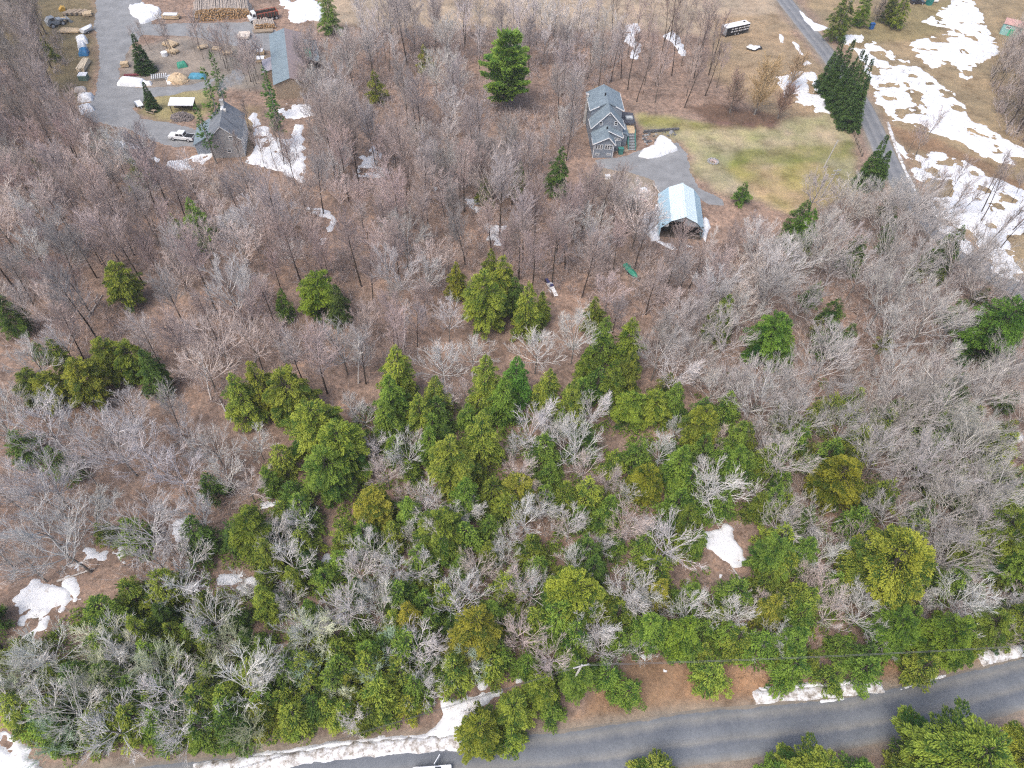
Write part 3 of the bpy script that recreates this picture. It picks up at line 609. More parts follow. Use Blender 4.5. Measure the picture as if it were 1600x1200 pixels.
m_pole = MAT('weathered_pole', (.42, .4, .37), .85, .2, 2)
pole(1287, 262, 7.0, (.6, .2), 'weathered bare pole leaning on the lawn above the drive', m_pole)
pole(1283, 308, 7.5, (.7, -.4), 'grey pole with short crossarms at the lower lawn edge', m_pole, 2)
pole(1312, 45, 8, (.3, 0), 'thin grey utility pole beside the drive behind the dark spruces', m_pole, 1)
T1 = pole(889, 1075, 9.5, (.5, -.2), 'pale utility pole rising from hemlocks near the lower road', m_conc, 1)
T2 = pole(944, 1066, 9.2, (.1, 0), 'short dark pole next to the pale utility pole', m_dbark)
m_wire = MAT('wire', (.12, .12, .12), .5, .05)
def wire(p, q, sag, label):
    b = B(); n = 28; P_ = []
    for i in range(n+1):
        t = i/n; P_.append(Vector(p).lerp(Vector(q), t)-Vector((0, 0, sag*4*t*(1-t))))
    for a, c in zip(P_[:-1], P_[1:]): b.cyl(a, c, .02, n=3)
    tag(link('power_line', b.mesh('power_line', m_wire)), label, 'wire')
lx, ly = W(330, 1212, 9.2); rx, ry = W(1640, 1006, 9.2)
for k, (dz, dy) in enumerate(((0, 0), (-.9, .15))):
    wire((T1[0], T1[1]+dy, T1[2]+.1+dz), (lx, ly+dy, 9.2+dz), .6, ['upper', 'lower'][k]+' power line running from the pale pole down over roadside hemlocks')
    wire((T1[0], T1[1]+dy, T1[2]+.1+dz), (rx, ry+dy, 9.2+dz), .8, ['upper', 'lower'][k]+' power line running from the pale pole along the road bend')
# ------------------------------------------------------------------ vehicles
m_tyre = m_black; m_rim = MAT('steel_rim', (.5, .5, .52), .35, .1); m_car = MAT('white_car_paint', (.8, .81, .82), .25, .03, spec=.6)
def wheel(parent, x, y, r, w_=.24):
    o = part('wheel', B().cyl((x, y-w_/2, r), (x, y+w_/2, r), r, n=16), m_tyre, parent)
    s = 1 if y > 0 else -1; part('rim', B().cyl((x, y+s*(w_/2-.02), r), (x, y+s*(w_/2+.015), r), r*.58, n=12), m_rim, o)
def pickup(name, label, x, y, rz):
    t = thing(name, label, 'pickup truck', x, y, rz, z=.05); w2 = .95
    bd = B().prism([(-2.8, .5), (2.6, .5), (2.8, .7), (2.75, 1.0), (1.3, 1.12), (.9, 1.12), (-2.8, 1.1)], -w2, w2, 'y'); part('body', bd, m_car, t)
    part('cab', B().prism([(-.95, 1.1), (1.35, 1.12), (.75, 1.78), (-.75, 1.8)], -.82, .82, 'y'), m_car, t)
    part('windscreen', B().slab((1.33, -.72, 1.17), (1.33, .72, 1.17), (.82, .66, 1.74), (.82, -.66, 1.74), .02), m_glass, t)
    part('rear_window', B().slab((-.96, -.66, 1.2), (-.96, .66, 1.2), (-.8, .6, 1.7), (-.8, -.6, 1.7), .02), m_glass, t)
    for s in (-1, 1):
        for a, b_ in ((-.72, .02), (.12, .86)): part('side_window', B().prism([(a, 1.18), (b_+.2 if b_ > .5 else b_, 1.18), (b_-.12 if b_ > .5 else b_, 1.68), (a+.03, 1.7)], s*.83-.01, s*.83+.01, 'y'), m_glass, t)
        for wx in (-1.75, 1.75): wheel(t, wx, s*.85, .4)
        part('headlight', B().box(2.78, s*.68, .86, .06, .36, .2), m_rim, t); part('taillight', B().box(-2.81, s*.82, .86, .03, .14, .3), MAT('red_lens', (.5, .02, .02), .3, .1), t)
    part('bed_floor', B().box(-1.88, 0, 1.12, 1.7, 1.55, .03), m_black, t)
    part('bumper', B().box(2.85, 0, .6, .12, 1.8, .2).box(-2.85, 0, .6, .12, 1.8, .2), m_grey, t); return t
p0 = W(268, 219); p1 = W(302, 219)
pickup('pickup_truck', 'white pickup truck parked on the gravel yard under the pine', (p0[0]+p1[0])/2, (p0[1]+p1[1])/2+.3, math.radians(176))
# log truck
p0 = np.array(W(391, 36)); p1 = np.array(W(433, 28)); c = (p0+p1)/2; ang = math.atan2(*(p0-p1)[::-1])
t = thing('log_truck', 'white cab log truck with dark stake bed beside the log pile', 'truck', c[0], c[1], ang, z=.05)
part('cab', B().prism([(2.0, .7), (3.9, .7), (4.0, 1.5), (3.2, 1.65), (2.9, 2.6), (1.9, 2.7)], -1.1, 1.1), m_car, t)
part('windscreen', B().slab((3.2, -.95, 1.7), (3.2, .95, 1.7), (2.95, .9, 2.5), (2.95, -.9, 2.5), .03), m_glass, t)
for s in (-1, 1): part('side_window', B().prism([(2.1, 1.7), (2.95, 1.7), (2.78, 2.4), (2.1, 2.4)], s*1.11-.01, s*1.11+.01), m_glass, t)
part('fender', B().box(3.3, 1.1, 1.1, 1.2, .25, .12).box(3.3, -1.1, 1.1, 1.2, .25, .12), m_car, t)
part('frame', B().box(-1, 0, .85, 6.2, 1.0, .3), m_black, t); part('bed_floor', B().box(-1.2, 0, 1.1, 5.8, 2.3, .12), m_dwood, t)
mr = MAT('rusty_red_steel', (.42, .1, .06), .6, .25)
for s in (-1, 1):
    part('bed_side', B().box(-1.2, s*1.15, 1.7, 5.8, .08, .9), m_dwood, t); part('top_rail', B().box(-1.2, s*1.15, 2.35, 5.9, .12, .12), mr, t)
    for k in range(7): part('stake', B().box(-4.0+k*.93, s*1.22, 1.75, .1, .1, 1.2), mr, t)
part('headboard', B().box(1.75, 0, 1.9, .1, 2.3, 1.6), m_black, t); part('tailboard', B().box(-4.12, 0, 1.7, .08, 2.3, 1.1), mr, t); part('exhaust_stack', B().cyl((1.85, -.9, 1), (1.85, -.9, 3.2), .09), m_grey, t)
for wx in (3.2, -2.2, -3.4):
    for s in (-1, 1): wheel(t, wx, s*1.0, .5, .32)
# white car at the bottom edge with its tailgate raised
cx, cy_ = W(676, 1213); t = thing('parked_car', 'white car with a door standing open on the lower road', 'car', cx, cy_, math.radians(7), z=.08)
part('body', B().prism([(-2.1, .3), (2.1, .3), (2.2, .6), (2.1, .85), (1.1, .95), (-1.95, 1.0), (-2.2, .7)], -.88, .88), m_car, t)
part('cabin', B().prism([(-1.9, .98), (1.0, .95), (.3, 1.48), (-1.4, 1.5)], -.74, .74), m_car, t)
part('windscreen', B().slab((1.0, -.66, 1.0), (1.0, .66, 1.0), (.36, .6, 1.47), (.36, -.6, 1.47), .02), m_glass, t)
part('rear_window', B().slab((-1.92, -.62, 1.04), (-1.92, .62, 1.04), (-1.46, .58, 1.47), (-1.46, -.58, 1.47), .02), m_glass, t)
for s in (-1, 1):
    part('side_window', B().prism([(-1.6, 1.05), (.75, 1.03), (.25, 1.4), (-1.3, 1.42)], s*.755-.01, s*.755+.01), m_glass, t)
    for wx in (-1.4, 1.4): wheel(t, wx, s*.8, .33, .22)
    part('headlight', B().box(2.14, s*.62, .7, .08, .36, .16), m_rim, t)
part('door', B().box(.55, 1.45, .85, .08, 1.15, .9, -.6), m_car, t, 'front door standing open'); part('mirror', B().box(.75, -.98, 1.0, .12, .2, .14), m_car, t)
# dark car, bins near the far spruces
x, y = W(1432, 6); t = thing('parked_car', 'dark car parked beside the teal bin at the field drive', 'car', x, y, .1, z=.03); md_ = MAT('dark_car_paint', (.03, .03, .04), .25, .1)
part('body', B().prism([(-2.1, .3), (2.1, .3), (2.2, .8), (1.1, .95), (-2.0, 1.0)], -.88, .88), md_, t); part('cabin', B().prism([(-1.6, .98), (1.0, .95), (.4, 1.48), (-1.2, 1.5)], -.74, .74), m_glass, t)
for wx in (-1.4, 1.4):
    for s in (-1, 1): wheel(t, wx, s*.8, .33, .22)
def bin_(px, py, label, mat, s=1.0):
    x, y = W(px, py); t = thing('waste_bin', label, 'bin', x, y, .2, z=gz(x, y)); part('bin_body', B().prism([(-.5*s, 0), (.5*s, 0), (.65*s, 1.5*s), (-.65*s, 1.5*s)], -.5*s, .5*s), mat, t); part('lid', B().box(0, 0, 1.56*s, 1.4*s, 1.15*s, .1), mat, t)
bin_(1450, 8, 'teal waste bin next to the dark parked car', MAT('teal_plastic', (.02, .2, .17), .5, .1), 1.4); bin_(1360, 46, 'blue waste bin on the grass behind the dark spruces', MAT('blue_plastic', (.02, .1, .3), .5, .1), 1.0)
bin_(969, 240, 'dark green waste bin at the house corner below the walkway', m_teal, .9)
x, y = W(1459, 4); solo('storage_tank', B().cyl((-.9, 0, .7), (.9, 0, .7), .6, n=12), m_white, 'white round tank beside the teal bin at the field drive', 'tank', x, y)
# black box trailer
t = thing('box_trailer', 'black enclosed trailer with white roof and white side graphics', 'trailer', *W(1147, 54), math.radians(30)); t.location.z = .02
t.location.x, t.location.y = 57.2, 207.9
part('box', B().box(0, 0, 1.55, 8.2, 2.3, 2.0), m_black, t); part('roof', B().box(0, 0, 2.6, 8.3, 2.4, .1), m_white, t); part('front_wall', B().box(-4.13, 0, 1.55, .06, 2.3, 2.0), m_grey, t)
part('roof_vent', B().box(3.0, .3, 2.72, .5, .5, .14), m_black, t)
r = random.Random(4); gb = B()
for row, z in enumerate((1.95, 1.25)):
    u = -2.4
    while u < 3.8:
        l = r.uniform(.25, .8); gb.prism([(u, z-.16), (u+l, z-.12+r.uniform(-.06, .06)), (u+l-.08, z+.18), (u+.06, z+.15+r.uniform(-.06, .06))], -1.175, -1.16); u += l+r.uniform(.1, .35)
part('graphic', gb, m_white, t, kind='stuff')
for wx in (-.6, .5):
    for s in (-1, 1): wheel(t, wx, s*1.05, .38, .22)
part('drawbar', B().box(-5.0, 0, .5, 1.8, .12, .12), m_black, t)
# ------------------------------------------------------------------ yard things
def stack(name, label, cat, px, py, L, Wd, n, lay, mat, rz, th=.14, seed=0, top=None, slabs=False):
    r = random.Random(seed); x, y = W(px, py); t = thing(name, label, cat, x, y, rz, z=.03 if not slabs else 0)
    t.location.z = gz(x, y)+.02
    bb = B()
    for j in range(lay):
        for i in range(n):
            w_ = Wd/n; dx = r.uniform(-.12, .12)*L*.3
            bb.box(dx, -Wd/2+w_*(i+.5), .16+th*(j+.5)+j*.03, L*r.uniform(.86, 1), w_*.9, th, r.uniform(-.04, .04)*(3 if slabs else 1))
    part('boards', bb, mat, t, kind='stuff')
    for u in (-.35, .35): part('bearer', B().box(L*u, 0, .08, .14, Wd, .16), m_dwood, t)
    if top: part('cover', B().box(0, 0, .2+(th+.03)*lay+.06, L*.8, Wd*1.02, .1), top, t)
    return t
def tarp(name, label, cat, px, py, L, Wd, h, mat, rz, seed=0, lumps=1):
    x, y = W(px, py); r = random.Random(seed)
    nx_, ny_ = 18, 12; X, Y_ = np.meshgrid(np.linspace(-1, 1, nx_), np.linspace(-1, 1, ny_)); X = X.ravel(); Y_ = Y_.ravel()
    k = np.maximum(np.abs(X)**3, np.abs(Y_)**3); ph = r.random()*50
    z = h*np.sqrt(np.clip(1-k, 0, 1))*(1+.7*fbm(X*lumps+ph, Y_*lumps+ph, seed, 3)); e = 1+.15*fbm(X*2+ph, Y_*2, seed+3, 2)
    V = np.stack([X*L/2*e, Y_*Wd/2*e, np.maximum(z, 0)], 1); i2 = np.arange(nx_*ny_).reshape(ny_, nx_)
    q = np.stack([i2[:-1, :-1], i2[:-1, 1:], i2[1:, 1:], i2[1:, :-1]], -1).reshape(-1, 4)
    o = link(name, mesh_np(name, V, [q], mat, True)); o.location = (x, y, gz(x, y)); o.rotation_euler.z = rz; return tag(o, label, cat)
m_wtarp = MAT('white_tarp', (.76, .77, .79), .5, .1, 1.5); m_ttarp = MAT('tan_tarp', (.55, .48, .42), .6, .15)
def logpile(label, pa, pb, depth, hgt, seed, r_=(.13, .22), clip=.8):
    a = np.array(W(*pa)); b_ = np.array(W(*pb)); L = np.linalg.norm(b_-a); ang = math.atan2(b_[1]-a[1], b_[0]-a[0]); r = random.Random(seed)
    t = thing('log_pile', label, 'log pile', a[0], a[1], ang); lb = B(); eb = B(); x = 0; row = 0; z = .2
    while z < hgt:
        u = r.uniform(0, .3)+row*.12
        while u < L-row*.1:
            rr = r.uniform(*r_); zz = z*(.55+.45*math.sin(math.pi*min(1, max(0, (u/L)**.6)))**.4)+r.uniform(-.07, .07)
            ln = depth*r.uniform(.85, 1.05); y0 = r.uniform(-.35, .3); lb.cyl((u, y0, zz), (u+r.uniform(-.1, .1), y0+ln, zz+r.uniform(-.1, .1)), rr, rr*.85, 7)
            eb.cyl((u, y0-.02, zz), (u, y0+.0, zz), rr*.9, n=7); u += rr*2.05
        z += .31; row += 1
    part('log', lb, MAT('log_bark_%d' % seed, (.4, .34, .29), .9, .35, 1.5), t, kind='stuff'); part('cut_end', eb, MAT('cut_ends_%d' % seed, (.55, .32, .13), .8, .45, 2.5), t, kind='stuff')
logpile('long high pile of sawlogs with orange cut ends behind the yard', (303, 35), (396, 27), 8.5, 3.0, 1)
logpile('small log pile in front of the white log truck', (397, 48), (432, 44), 3.6, 1.5, 2)
stack('lumber_stack', 'jumbled stack of pale slab wood left of the sawmill roof', 'lumber stack', 382, 58, 3.2, 3.4, 7, 3, MAT('pale_slabs', (.66, .58, .5), .8, .2, 3), .15, .2, 11, None, True)
stack('lumber_stack', 'low stack of long boards between slab wood and sawmill', 'lumber stack', 412, 50, 5.5, 1.6, 5, 2, m_plank, .25, .15, 12)
stack('lumber_stack', 'upper stack of pale boards beside the sawmill annex', 'lumber stack', 407, 84, 2.2, 1.8, 4, 4, m_tan, .2, .15, 13, m_wtarp)
stack('lumber_stack', 'lower stack of pale boards beside the sawmill annex', 'lumber stack', 408, 96, 2.4, 1.8, 4, 4, m_tan, .2, .15, 14, m_wtarp)
stack('lumber_stack', 'tan lumber stack topped with snow left of the log pile', 'lumber stack', 268, 29, 4.6, 1.6, 5, 5, m_tan, .1, .15, 15, m_wtarp)
stack('lumber_stack', 'rounded pile of cream boards behind the dark yard spruce', 'lumber stack', 267, 72, 3.8, 2.4, 6, 3, m_tan, -.4, .16, 16, None, True)
stack('lumber_stack', 'smaller tilted stack of cream boards near the white drum', 'lumber stack', 271, 83, 3.0, 1.7, 5, 3, m_tan, -.4, .15, 17, None, True)
solo('drum', B().cyl((0, 0, 0), (0, 0, 1.1), .8, n=14), m_wtarp, 'white drum beside the tilted cream boards', 'drum', *W(258, 88))
stack('lumber_stack', 'orange tan box of boards left of the dark yard spruce', 'lumber stack', 196, 104, 1.9, 1.4, 4, 5, m_tan, .35, .16, 18)
stack('lumber_stack', 'single maroon beams lying in front of the yard spruce', 'timber', 207, 118, 4.2, .7, 3, 1, MAT('maroon_beam', (.2, .05, .06), .7, .2), .25, .25, 19)
tarp('tarp_stack', 'long white tarp covered stack beside the gravel drive', 'tarp stack', 206, 131, 6.3, 2.8, 1.5, m_wtarp, .03, 20)
tarp('tarp_stack', 'small white covered crate right of the long white tarp stack', 'tarp stack', 230, 132, 2.3, 1.3, .9, m_wtarp, .2, 21)
# rack of pale rails
x, y = W(250, 124); t = thing('rail_rack', 'rack of pale crossed rails beside the wood chip heap', 'rack', x, y, .3)
for i in range(8): part('rail', B().box(-1.7+i*.48, 0, .9, .12, 2.3, .12, .1), m_wtarp, t)
for q in (-.8, .1, .9): part('beam', B().box(0, q, .75, 3.8, .14, .16), m_grey, t)
for q in (-1.6, 1.6):
    for u in (-.8, .9): part('leg', B().box(q, u, .35, .12, .12, .7), m_grey, t)
x, y = W(279, 126); t = thing('wood_heap', 'cone of fresh split firewood with snow at its edge', 'firewood', x, y)
part('firewood', logs_mesh(520, heap(2.5, 2.1, 1.9), None, 22, (.08, .14), .45), MAT('fresh_firewood', (.6, .45, .3), .85, .3, 4), t, kind='stuff'); part('base', B().blob(0, 0, .2, 2.5, 2.1, 1.5, 4, .1, 14, 8), m_tan, t)
patch('snow_patch', WP([(258, 120), (268, 116), (276, 132), (262, 132)]), m_snow, .5, .3, .2, .5, 77)
tarp('tarp_stack', 'green tarp covered stack behind the fresh firewood heap', 'tarp stack', 285, 104, 2.4, 2.0, 1.3, m_green, .5, 23)
tarp('tarp_stack', 'blue green tarp over a stack right of the firewood heap', 'tarp stack', 309, 121, 4.2, 2.0, 1.0, MAT('teal_tarp', (.06, .25, .36), .5, .3, 2), .1, 24, 2)
for k, (px, py, lab) in enumerate(((340, 78, 'tan boards scattered behind bare trees near the mill road'), (356, 84, 'pale broken boards beside a white scrap behind the bare trees'), (318, 76, 'low cream board stack half hidden by bare trees'))):
    stack('lumber_stack', lab, 'lumber stack', px, py, 2.6, 1.6, 4, 2, m_tan, .4*k, .15, 30+k, None, True)
# picnic table and bench trailer
def table(px, py, label, mat, rz):
    x, y = W(px, py); t = thing('picnic_table', label, 'picnic table', x, y, rz)
    for i in range(5): part('top_board', B().box(0, -.32+i*.16, .76, 2.2, .15, .05), mat, t)
    for s in (-1, 1):
        for q in (-.09, .09): part('bench_board', B().box(0, s*.72+q, .45, 2.2, .16, .05), mat, t)
        for u in (-.8, .8): part('leg', B().box(u, s*.4, .37, .09, .1, .85, 0, 0, s*.5), mat, t)
    return t
table(238, 176, 'brown picnic table under the small dark spruce', m_plank, -.35); 
x, y = W(218, 166); t = thing('utility_trailer', 'white flat utility trailer beside the small dark spruce', 'trailer', x, y, -.9)
part('bed', B().box(0, 0, .7, 2.8, 1.5, .12), m_wtarp, t); part('side_rail', B().box(0, .75, .95, 2.8, .06, .4).box(0, -.75, .95, 2.8, .06, .4), m_grey, t); part('drawbar', B().box(1.9, 0, .6, 1.2, .1, .1), m_grey, t)
for s in (-1, 1): wheel(t, 0, s*.85, .34, .2)
# things lined along the drive
def hull(name, label, cat, px, py, L, Wd, h, mat, rz):
    x, y = W(px, py); t = thing(name, label, cat, x, y, rz); b = B(); n = 9
    rings = []
    for i in range(n):
        u = -1+2*i/(n-1); wv = Wd/2*(1-max(0, u)**2.2*.92); zb = .5+.35*max(0, u)**2
        rings.append([(u*L/2, -wv, h), (u*L/2, -wv*.7, zb), (u*L/2, 0, zb-.15), (u*L/2, wv*.7, zb), (u*L/2, wv, h), (u*L/2, 0, h+.35)])
    vs = [q for r_ in rings for q in r_]; fs = [tuple(range(5, -1, -1)), tuple(range((n-1)*6, n*6))]
    for i in range(n-1):
        for k in range(6): fs.append((i*6+k, i*6+(k+1) % 6, (i+1)*6+(k+1) % 6, (i+1)*6+k))
    b.add(vs, fs); part('hull', b, mat, t); part('trailer_frame', B().box(-.2, 0, .3, L*.8, .9, .1).box(L*.5, 0, .3, 1.4, .1, .1), m_grey, t)
    for s in (-1, 1): wheel(t, -.5, s*.6, .28, .18)
    return t
hull('boat', 'white covered boat at the end of the drive row', 'boat', 138, 50, 3.6, 1.7, 1.2, m_wtarp, 1.2)
tarp('tarp_stack', 'lumpy white tarp behind the blue tarp along the drive', 'tarp stack', 129, 66, 2.6, 3.2, 1.5, m_wtarp, .5, 41, 2)
tarp('tarp_stack', 'blue tarp draped over a stack along the drive', 'tarp stack', 132, 85, 2.2, 2.8, 1.4, m_blue, .3, 42, 2)
tarp('tarp_stack', 'white tarp patch beside the blue tarp along the drive', 'tarp stack', 130, 77, 2.0, 1.8, 1.7, m_wtarp, .3, 49, 2)
stack('lumber_stack', 'long cream lumber stack along the drive below the blue tarp', 'lumber stack', 132, 106, 6.2, 1.7, 5, 5, MAT('cream_lumber', (.62, .52, .38), .8, .15, 3), 1.72, .17, 43)
x, y = W(132, 124); t = thing('crate_box', 'dark green bin with white lid at the lumber stack end', 'box', x, y, .15); part('box_body', B().box(0, 0, .6, 1.9, 1.9, 1.2), MAT('dull_green', (.12, .19, .15), .7, .2), t); part('lid', B().box(0, .1, 1.27, 2.0, 1.8, .12), m_wtarp, t)
tarp('tarp_stack', 'tan tarp over a stack above the snowy scrap heaps', 'tarp stack', 126, 142, 2.6, 1.8, .9, m_ttarp, .4, 44)
tarp('scrap_heap', 'upper snow dusted scrap heap at the drive edge', 'scrap heap', 134, 155, 3.4, 2.9, 1.3, snow_mat('dusted_scrap', .4), .3, 45, 3)
tarp('scrap_heap', 'lower snow dusted scrap heap at the drive edge', 'scrap heap', 135, 172, 3.2, 3.0, 1.2, bpy.data.materials['dusted_scrap'], .7, 46, 3)
tarp('scrap_heap', 'little white scrap heap at the brown wood edge', 'scrap heap', 119, 190, 1.4, 1.6, .6, m_wtarp, .2, 47)
# loader and stacks in the top corner
x, y = W(90, 40); t = thing('wheel_loader', 'grey curved loader arm machine beside tan boards', 'machine', x, y, .9)
part('body', B().prism([(-2.4, .6), (1.4, .6), (1.5, 1.6), (.2, 1.7), (-.2, 2.5), (-1.6, 2.5), (-2.4, 1.7)], -.9, .9), m_grey, t); part('cab_window', B().box(-.9, -.91, 2.1, 1.0, .03, .6), m_glass, t)
part('arm', B().slab((1.2, -.5, 1.5), (1.2, .5, 1.5), (3.2, .5, .9), (3.2, -.5, .9), .2), m_grey, t); part('bucket', B().prism([(3.0, .1), (4.0, .1), (3.6, .5), (3.3, 1.2), (3.0, 1.2)], -1.1, 1.1), m_grey, t)
for wx in (-1.5, 1.2):
    for s in (-1, 1): wheel(t, wx, s*1.0, .65, .4)
x, y = W(98, 18); solo('excavator_bucket', B().prism([(-.8, 0), (.8, 0), (.9, 1.1), (.2, 1.4), (-.7, .7)], -.7, .7), MAT('machine_yellow', (.55, .33, .06), .5, .2), 'yellow machine bucket above the grey loader', 'bucket', x, y, .6)
stack('lumber_stack', 'small upright tan board stack next to the loader', 'lumber stack', 100, 36, 1.6, 2.6, 5, 4, m_tan, .15, .16, 51)
stack('lumber_stack', 'double row of long tan boards in front of the loader', 'lumber stack', 110, 50, 5.4, 2.4, 7, 2, m_tan, .08, .18, 52)
stack('lumber_stack', 'tilted tan board stack beside the head of the gravel drive', 'lumber stack', 137, 24, 2.5, 2.2, 5, 3, m_tan, .4, .18, 53)
for k in range(4):
    stack('lumber_skid', ['first', 'second', 'third', 'fourth'][k]+' dark skid of weathered lumber counting from the loader', 'lumber stack', 108+k*7.5, 24-k*.6, 1.3, 2.8, 4, 3, m_plank, -.35, .16, 55+k)
# junk beside the house drive
tarp('junk_heap', 'white plastic junk heap on the dirt west of the driveway', 'junk', 1005, 299, 1.9, 1.3, .8, m_wtarp, .3, 61, 2)
x, y = W(990, 311); t = thing('folding_panel', 'white folding panel lying on dirt near the gambrel shed', 'panel', x, y, -.12); part('sheet', B().box(0, 0, .55, 2.4, 1.1, .05, 0, 0, .35), m_white, t); part('trestle', B().box(-.9, 0, .25, .08, .9, .5).box(.9, 0, .25, .08, .9, .5), m_plank, t)
stack('lumber_stack', 'few reddish boards beside the white folding panel', 'timber', 1003, 313, 2.2, .6, 3, 1, MAT('red_boards', (.4, .2, .17), .8, .2), -.6, .12, 62)
solo('white_crate', B().box(0, 0, .4, 1.0, .8, .8).box(0, 0, .83, 1.1, .9, .06), m_white, 'white crate on the pale dirt below the house', 'crate', *W(949, 279), .2)
stack('block_stack', 'stacked white sheets against the gambrel shed side', 'stack', 1027, 333, 1.0, 3.2, 3, 4, m_wtarp, 0, .2, 63); stack('block_stack', 'small white sheet pile at the gambrel shed back corner', 'stack', 1029.5, 318, .7, 1.6, 2, 4, m_wtarp, 0, .2, 64)
t = hull('canoe_boat', 'upturned green boat lying in the bare woods', 'boat', 987, 430, 3.4, 1.3, .75, m_green, -1.0)
x, y = W(979, 419); solo('green_tub', B().prism([(-.5, 0), (.5, 0), (.7, .5), (-.7, .5)], -.5, .5), m_green, 'small green tub behind the upturned green boat', 'tub', x, y, -.8, gz(x, y))
x, y = W(858, 447); t = thing('snowmobile', 'white and navy snowmobile abandoned among the bare trees', 'snowmobile', x, y, -1.1, z=gz(x, y)); mn = MAT('navy_plastic', (.05, .05, .13), .4, .2)
part('body', B().prism([(-.6, .35), (1.3, .3), (1.1, .7), (.5, 1.0), (0, .8)], -.45, .45), m_white, t); part('seat', B().box(-.7, 0, .65, 1.2, .5, .3), mn, t); part('hood', B().box(.7, 0, .85, .7, .8, .25), mn, t); part('track', B().box(-.6, 0, .25, 1.9, .4, .4), m_black, t)
for s in (-1, 1): part('ski', B().box(1.3, s*.5, .08, 1.1, .16, .06), m_white, t)
solo('white_board', B().box(0, 0, .2, 2.2, .7, .08, 0, .08), m_white, 'white board lying beside the snowmobile in leaves', 'board', *W(866, 458), -1.2, .15)
r = random.Random(9); x, y = W(1180, 78); t = thing('junk_heap', 'snow capped junk heap with tyres below the black trailer', 'junk', x, y)
for i in range(7): a = r.uniform(0, 6.3); k = r.uniform(.3, 2.4); part('tyre', B().cyl((k*math.cos(a), k*.7*math.sin(a), .3), (k*math.cos(a)+.1, k*.7*math.sin(a)+.05, .6), .5, n=12), m_black, t)
for i in range(8): a = r.uniform(0, 6.3); k = r.uniform(.2, 2.2); part('snow_cap', B().blob(k*math.cos(a), k*.7*math.sin(a), .7, .7, .6, .3, i), m_snow, t, smooth=True)
# ------------------------------------------------------------------ trees: prototypes
def nz(v): return v/(np.linalg.norm(v)+1e-9)
def perp(dv, r):
    a = nz(np.cross(dv, r.normal(size=3))); return a
class Tree:
    def __init__(s, seed): s.r = np.random.default_rng(seed); s.seg = []
    def limb(s, p, dv, L, r0, r1, n, trop, jit, lev):
        pts = [p]; dv = nz(dv)
        for i in range(n):
            dv = nz(dv+np.array([0, 0, trop])/n+s.r.normal(size=3)*jit); q = p+dv*L/n
            a = r0+(r1-r0)*i/n; b = r0+(r1-r0)*(i+1)/n; s.seg.append((p, q, a, b, lev)); p = q; pts.append(p)
        return pts
    def kids(s, pts, k, t0, t1, ang, Lf, rr, n, trop, jit, lev, rec=None):
        m = len(pts)-1; out = []
        for i in range(k):
            t = t0+(t1-t0)*(i+s.r.random())/k; u = t*m; j = min(int(u), m-1); p = pts[j]+(pts[j+1]-pts[j])*(u-j); dv = nz(pts[j+1]-pts[j])
            a = math.radians(ang*(.75+.5*s.r.random())); d2 = dv*math.cos(a)+perp(dv, s.r)*math.sin(a)
            L = Lf*(1.15-.6*t)*(.7+.6*s.r.random()); q = s.limb(p, d2, L, rr, rr*.5, n, trop, jit, lev)
            out.append(q)
            if rec: rec(q, L)
        return out
    def meshes(s, split, name, mt, mc):
        res = []
        for sel, nm, mat in ((lambda l: l < split, 'trunk', mt), (lambda l: l >= split, 'crown', mc)):
            sg = [q for q in s.seg if sel(q[4])]
            P0 = np.array([q[0] for q in sg]); P1 = np.array([q[1] for q in sg]); R0 = np.array([q[2] for q in sg]); R1 = np.array([q[3] for q in sg])
            D = P1-P0; D /= np.linalg.norm(D, axis=1)[:, None]+1e-9; ref = np.where(np.abs(D[:, 2:3]) > .9, [[1, 0, 0]], [[0, 0, 1]]); A = np.cross(D, ref); A /= np.linalg.norm(A, axis=1)[:, None]; Bv = np.cross(D, A)
            k = 6 if nm == 'trunk' else 3; ring0 = []; ring1 = []
            for i in range(k):
                c, sn = math.cos(2*math.pi*i/k), math.sin(2*math.pi*i/k); o = A*c+Bv*sn; ring0.append(P0+o*R0[:, None]); ring1.append(P1+o*R1[:, None])
            V = np.stack(ring0+ring1, 1).reshape(-1, 3); b = np.arange(len(sg))[:, None]*2*k
            q = np.concatenate([np.hstack([b+i, b+(i+1) % k, b+(i+1) % k+k, b+i+k]) for i in range(k)])
            res.append(mesh_np(name+'_'+nm, V, [q], mat, True))
        return res
